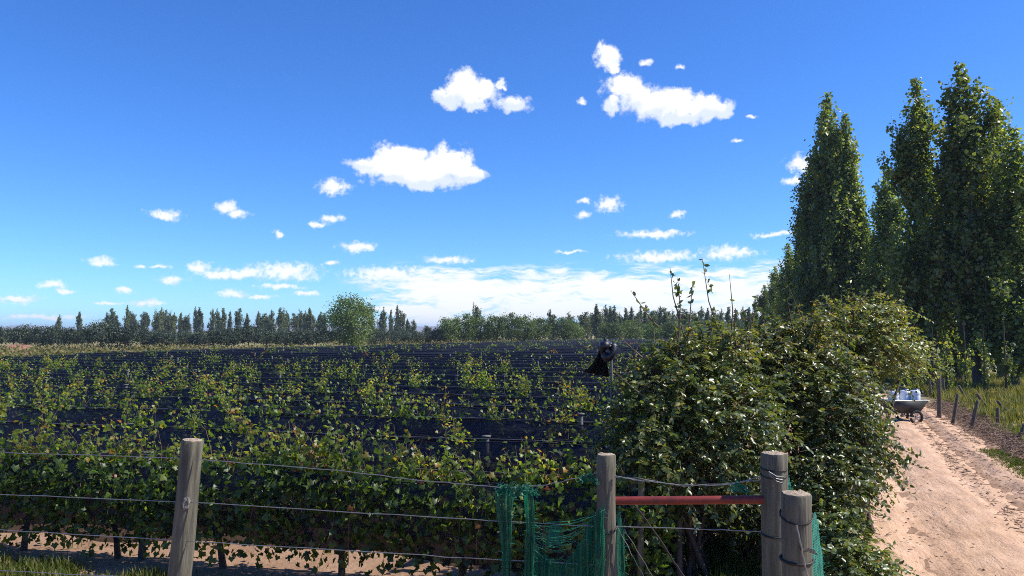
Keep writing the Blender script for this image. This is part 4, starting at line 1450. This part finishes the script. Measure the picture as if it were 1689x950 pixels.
frustum_shell(m_, (-0.42, -0.26), (0.36, 0.26), 0.30, (-0.56, -0.36), (0.58, 0.36), 0.66)
m_.obj('tub', M_TUB, cart, False)
m_ = MB()
tube(m_, [(-0.57, -0.37, 0.665), (0.59, -0.37, 0.665), (0.59, 0.37, 0.665), (-0.57, 0.37, 0.665), (-0.57, -0.37, 0.665)], 0.016, 6)
m_.obj('tub_rim', M_RIM, cart)
for s in (-1, 1):
    wh = empty('wheel', (0.22, 0.33 * s, 0.2))
    wh.parent = cart
    t_ = MB()
    a_ = np.linspace(0, 2 * math.pi, 25)
    tube(t_, np.stack([0.165 * np.cos(a_), 0 * a_, 0.165 * np.sin(a_)], 1), 0.037, 10, False)
    t_.obj('tyre', M_TYRE, wh)
    t_ = MB()
    tube(t_, [(0, -0.03, 0), (0, 0.03, 0)], 0.035, 10)
    for k in range(6):
        tube(t_, [(0, 0, 0), (0.14 * math.cos(k * math.pi / 3), 0, 0.14 * math.sin(k * math.pi / 3))], 0.009, 5)
    t_.obj('rim', M_RIM, wh)
m_ = MB()
tube(m_, [(0.22, -0.36, 0.2), (0.22, 0.36, 0.2)], 0.014, 8)
tube(m_, [(0.22, -0.2, 0.2), (0.18, -0.2, 0.30)], 0.014, 6)
tube(m_, [(0.22, 0.2, 0.2), (0.18, 0.2, 0.30)], 0.014, 6)
m_.obj('axle', M_TUB, cart)
for s in (-1, 1):
    m_ = MB()
    tube(m_, [(-0.3, 0.22 * s, 0.31), (-0.36, 0.24 * s, 0.0)], 0.016, 6)
    m_.obj('leg', M_TUB, cart)
m_ = MB()
tube(m_, [(-0.3, -0.24, 0.32), (-0.75, -0.26, 0.55), (-1.15, -0.26, 0.72), (-1.15, 0.26, 0.72), (-0.75, 0.26, 0.55), (-0.3, 0.24, 0.32)], 0.015, 7)
m_.obj('handle', M_TUB, cart)
tag(cart, 'dull metal two-wheeled cart parked at the track edge behind the bush', 'cart')
M_JUG = flat_mat('white_plastic', (0.72, 0.74, 0.78), 0.4, 0, 0.06, 5)
M_CAP = flat_mat('blue_cap', (0.05, 0.10, 0.3), 0.5)
cr, crz = cart.location, cart.rotation_euler[2]
for k, (jx, jy, lab) in enumerate([(0.38, 0.0, 'white plastic jug at the right end of the cart, upright'), (0.08, 0.08, 'white plastic jug in the middle of the cart'), (-0.22, -0.02, 'white plastic jug at the left, leaf-hidden end of the cart')]):
    jug = empty('plastic_jug', (cr.x + jx * math.cos(crz) - jy * math.sin(crz), cr.y + jx * math.sin(crz) + jy * math.cos(crz), cr.z + 0.314), crz + 0.2 * k)
    jug.rotation_euler = (0, R((3, 9, -6)[k]), crz + 0.2 * k)
    m_ = MB()
    lathe(m_, [(0.001, 0), (0.12, 0), (0.14, 0.02), (0.142, 0.2), (0.136, 0.22), (0.142, 0.24), (0.142, 0.46), (0.136, 0.48), (0.142, 0.50), (0.138, 0.57), (0.115, 0.605), (0.04, 0.615), (0.036, 0.625), (0.001, 0.626)], 20)
    m_.obj('body', M_JUG, jug)
    m_ = MB()
    lathe(m_, [(0.036, 0.618), (0.042, 0.622), (0.042, 0.655), (0.001, 0.66)], 14)
    m_.obj('cap', M_CAP, jug)
    m_ = MB()
    tube(m_, [(0.05, 0, 0.60), (0.07, 0, 0.65), (0.11, 0, 0.65), (0.125, 0, 0.58)], 0.011, 7)
    m_.obj('handle', M_JUG, jug)
    tag(jug, lab, 'jug', 'white jugs in the cart')

# ------------------------------------------------------------------ verge: stakes, debris, grass, litter
for k, (bx_, by_, tx_, ty_, w_, lab) in enumerate([
    (1549, 690, 1549, 618, 0.075, 'thick dark upright stake nearest the cart, tallest of the verge stakes'), (1571, 699, 1580, 650, 0.055, 'dark stake tilting right, next after the tallest one'),
    (1601, 708, 1613, 661, 0.06, 'stubby dark stake tilting right in the middle of the verge'), (1645, 704, 1646, 672, 0.055, 'short upright stake low in the green grass'),
    (1680, 725, 1690, 700, 0.055, 'stake tilting at the right edge of the picture'), (1594, 659, 1581, 636, 0.06, 'leaning stake in the back line, tilted left, nearest the cart'),
    (1628, 673, 1611, 649, 0.06, 'leaning stake in the back line, middle of three tilted left'), (1666, 686, 1645, 661, 0.06, 'leaning stake in the back line, last of three tilted left'),
    (1557, 648, 1556, 624, 0.05, 'small far stake just behind the tallest one'), (1534, 648, 1534, 626, 0.05, 'small far stake just right of the white jugs')]):
    d = min(2.6 * FPX / (by_ - 547), 31)
    p0, p1 = at(bx_, by_, d), at(tx_, ty_, d)
    o = empty('wooden_stake', (p0[0], p0[1], p0[2]))
    ax = p1 - p0
    m_ = MB()
    w2 = w_ * 0.9
    tube(m_, [-0.15 * ax, 0.25 * ax + [0.008, 0, 0], 0.6 * ax, ax * 0.97, ax], [w2, w2 * 0.95, w2 * 0.85, w2 * 0.85, w2 * 0.6], 8)
    m_.obj('shaft', M_STAKE, o)
    tag(o, lab, 'stake', 'stakes along the grassy verge')

rng = np.random.default_rng(51)
mb = MB()
for k in range(2600):                       # raked-up brush along the right edge of the track
    y = rng.uniform(11, 31)
    x = road_center(y) + road_half(y) + 0.45 + rng.normal(0, 0.28)
    z = float(hgt(x, y)) + 0.03 + abs(rng.normal(0, 0.07)) * (1.2 if y > 14 else 0.8)
    L = rng.uniform(0.12, 0.5)
    a_ = rng.uniform(0, 6.28)
    dv = np.array([math.cos(a_), math.sin(a_), rng.normal(0, 0.25)]) * L
    p = np.array([x, y, z])
    tube(mb, [p - dv / 2, p + rng.normal(0, 0.02, 3), p + dv / 2], [0.006, 0.008, 0.003], 3, False)
tag(mb.obj('brush_debris', flat_mat('dead_brush', (0.21, 0.135, 0.09), 0.9, 0, 0.6, 4)), 'raked dead brush along the grassy edge of the track', 'brush debris', kind='stuff')
mb = MB()
for k in range(1700):                        # twigs and straw on the track
    y = rng.uniform(8, 30)
    x = road_center(y) + rng.choice([0.22, 0.22, 0.3, 0.62, 0.8, -0.8, rng.uniform(-1, 1)]) * road_half(y) + rng.normal(0, 0.12)
    z = float(hgt(x, y)) + 0.07
    L = rng.uniform(0.03, 0.16) if k % 30 else rng.uniform(0.25, 0.5)
    a_ = rng.normal(1.5, 0.9)
    dv = np.array([math.cos(a_), math.sin(a_), rng.normal(0, 0.05)]) * L
    p = np.array([x, y, z])
    tube(mb, [p - dv / 2, p, p + dv / 2], [0.004, 0.006, 0.003], 3, False)
q = 700
yy = rng.uniform(8, 26, q)
xx = road_center(yy) + rng.uniform(-1.1, 1.1, q) * road_half(yy)
leaves(mb, np.stack([xx, yy, hgt(xx, yy) + 0.068], 1), np.stack([rng.normal(0, 1, q), rng.normal(0, 1, q), rng.normal(0, .1, q)], 1), np.tile([0, 0, 1.0], (q, 1)) + rng.normal(0, .3, (q, 3)), 0.045, T_QUAD, np.full(q, 0.5))
tag(mb.obj('track_litter', flat_mat('straw_litter', (0.16, 0.095, 0.06), 0.9, 0, 0.6, 3)), 'twigs and fallen leaves scattered over the dirt track', 'litter', kind='stuff')


def grass(name, pts, hmin, hmax, w, seed, label, tint=0.45, tsd=0.22, blades=7):
    rng = np.random.default_rng(seed)
    pts = np.asarray(pts)
    P = np.repeat(pts, blades, 0)
    n = len(P)
    P = P + np.column_stack([rng.normal(0, 0.05, n), rng.normal(0, 0.05, n), np.zeros(n)])
    h = rng.uniform(hmin, hmax, n)
    a_ = rng.uniform(0, 6.28, n)
    lean = rng.uniform(0.05, 0.6, n)
    dx, dy = np.cos(a_), np.sin(a_)
    s = np.column_stack([-dy, dx, np.zeros(n)]) * (w * rng.uniform(0.6, 1.3, n))[:, None]
    mid = P + np.column_stack([dx * lean * h * 0.35, dy * lean * h * 0.35, h * 0.6])
    tip = P + np.column_stack([dx * lean * h, dy * lean * h, h * (1 - 0.3 * lean)])
    v = np.stack([P - s, P + s, mid + s * 0.8, mid - s * 0.8, tip], 1).reshape(-1, 3)
    b = np.arange(n)[:, None] * 5
    ti = np.clip(rng.normal(tint, tsd, n), 0, 1)
    m_ = MB()
    m_.add(v, b + np.array([[0, 1, 2, 3]]), ti)
    m_.add(v, b + np.array([[3, 2, 4]]), ti)
    m_.f[1] -= m_.f[1].min() - 0 if False else 0
    return tag(m_.obj(name, M_GRASS, None, False), label, 'grass', kind='stuff')


rng = np.random.default_rng(61)
pts = []
while len(pts) < 7000:
    y = rng.uniform(12, 52)
    x = road_center(y) + road_half(y) + 0.75 + abs(rng.normal(0, 5.0))
    if rng.random() < 0.35 + 0.65 * (math.sin(x * 1.1 + y * 0.5) * math.sin(y * 0.8 - x * 0.3) > -0.25):
        pts.append((x, y, float(hgt(x, y))))
near_ = [p for p in pts if p[1] < 24 + 2.5 * math.sin(p[0] * 1.3)]
back_ = [p for p in pts if p not in set(near_)]
grass('verge_grass', near_, 0.07, 0.32, 0.012, 1, 'fresh green grass on the verge nearest the track', 0.40, 0.22, 9)
grass('dry_grass', back_, 0.12, 0.5, 0.013, 7, 'tall yellowing grass on the verge under the poplars', 0.62, 0.22, 8)
pts = []
while len(pts) < 900:
    px = rng.uniform(-60, 520)
    d = rng.uniform(7.2, 9.0)
    x, y = gpos(px, d)
    if y < ROW0 - 0.5 and rng.random() < (0.95 if px < 300 else 0.4) and math.sin(x * 5.1) + math.sin(y * 4.3 + x * 2.2) > -0.6:
        pts.append((x, y, float(hgt(x, y))))
grass('bank_weeds', pts, 0.03, 0.19, 0.008, 2, 'weeds along the foot of the vines beside the leaning fence post', 0.36, 0.3, 6)
pts = []
while len(pts) < 700:
    px = rng.uniform(1030, 1290)
    d = rng.uniform(7.3, 9.3)
    x, y = gpos(px, d)
    if math.sin(x * 4) * math.sin(y * 3.3) > -0.2:
        pts.append((x, y, float(hgt(x, y))))
grass('bush_weeds', pts, 0.08, 0.36, 0.010, 3, 'green grass tufts under the bush seen below the red pipe', 0.3, 0.22, 9)
pts = []
while len(pts) < 420:
    y = rng.uniform(13.5, 21)
    x = road_center(y) + road_half(y) * rng.uniform(0.72, 1.05)
    if 14.5 < y < 19.5:
        pts.append((x, y, float(hgt(x, y)) + 0.02))
grass('track_edge_grass', pts, 0.03, 0.10, 0.008, 4, 'short green grass patch on the right shoulder of the track', 0.25, 0.15, 9)
pts = [(*gpos(rng.uniform(-50, 900), rng.uniform(9.6, 11.2)), 0.0) for _ in range(90)]
grass('row_weeds', pts, 0.04, 0.16, 0.008, 5, 'thin weeds on the bare soil between the first vine rows', 0.6, 0.25, 6)

# slender suckers at the foot of the nearest poplars
SUCK = [poplar_mesh(650 + k, 3.2, 0.30, 0.12, 7, 26, M_POPLAR, 1, 0, 6) for k in range(2)]
for k, (px, d, h) in enumerate([(1536, 33, 3.1), (1560, 32, 2.9), (1592, 32.5, 3.4), (1622, 32, 3.0), (1655, 32, 3.6), (1510, 34, 3.2)]):
    x, y = gpos(px, d)
    plant('poplar_sapling', SUCK[k % 2], (x, y, 0), k * 1.1, (1, 1, h / 3.2), f'slender poplar sapling at the foot of the tall poplars, {ordinal(k + 1 if k < 5 else 6)} along the grass', 'sapling', 'saplings under the poplars')

# ------------------------------------------------------------------ the air
m_ = MB()
box(m_, (-9500, -2100, -4), (9500, 9300, 48))
hz = m_.obj('haze', None, None, False)
mh = bpy.data.materials.new('air')
mh.use_nodes = True
mh.node_tree.nodes.clear()
pv = mh.node_tree.nodes.new('ShaderNodeVolumePrincipled')
pv.inputs['Color'].default_value = (0.62, 0.78, 1.0, 1)
pv.inputs['Density'].default_value = 0.00022
pv.inputs['Anisotropy'].default_value = 0.1
ho = mh.node_tree.nodes.new('ShaderNodeOutputMaterial')
mh.node_tree.links.new(pv.outputs[0], ho.inputs['Volume'])
hz.data.materials.append(mh)
tag(hz, kind='stuff')
print('vines', n_vines)
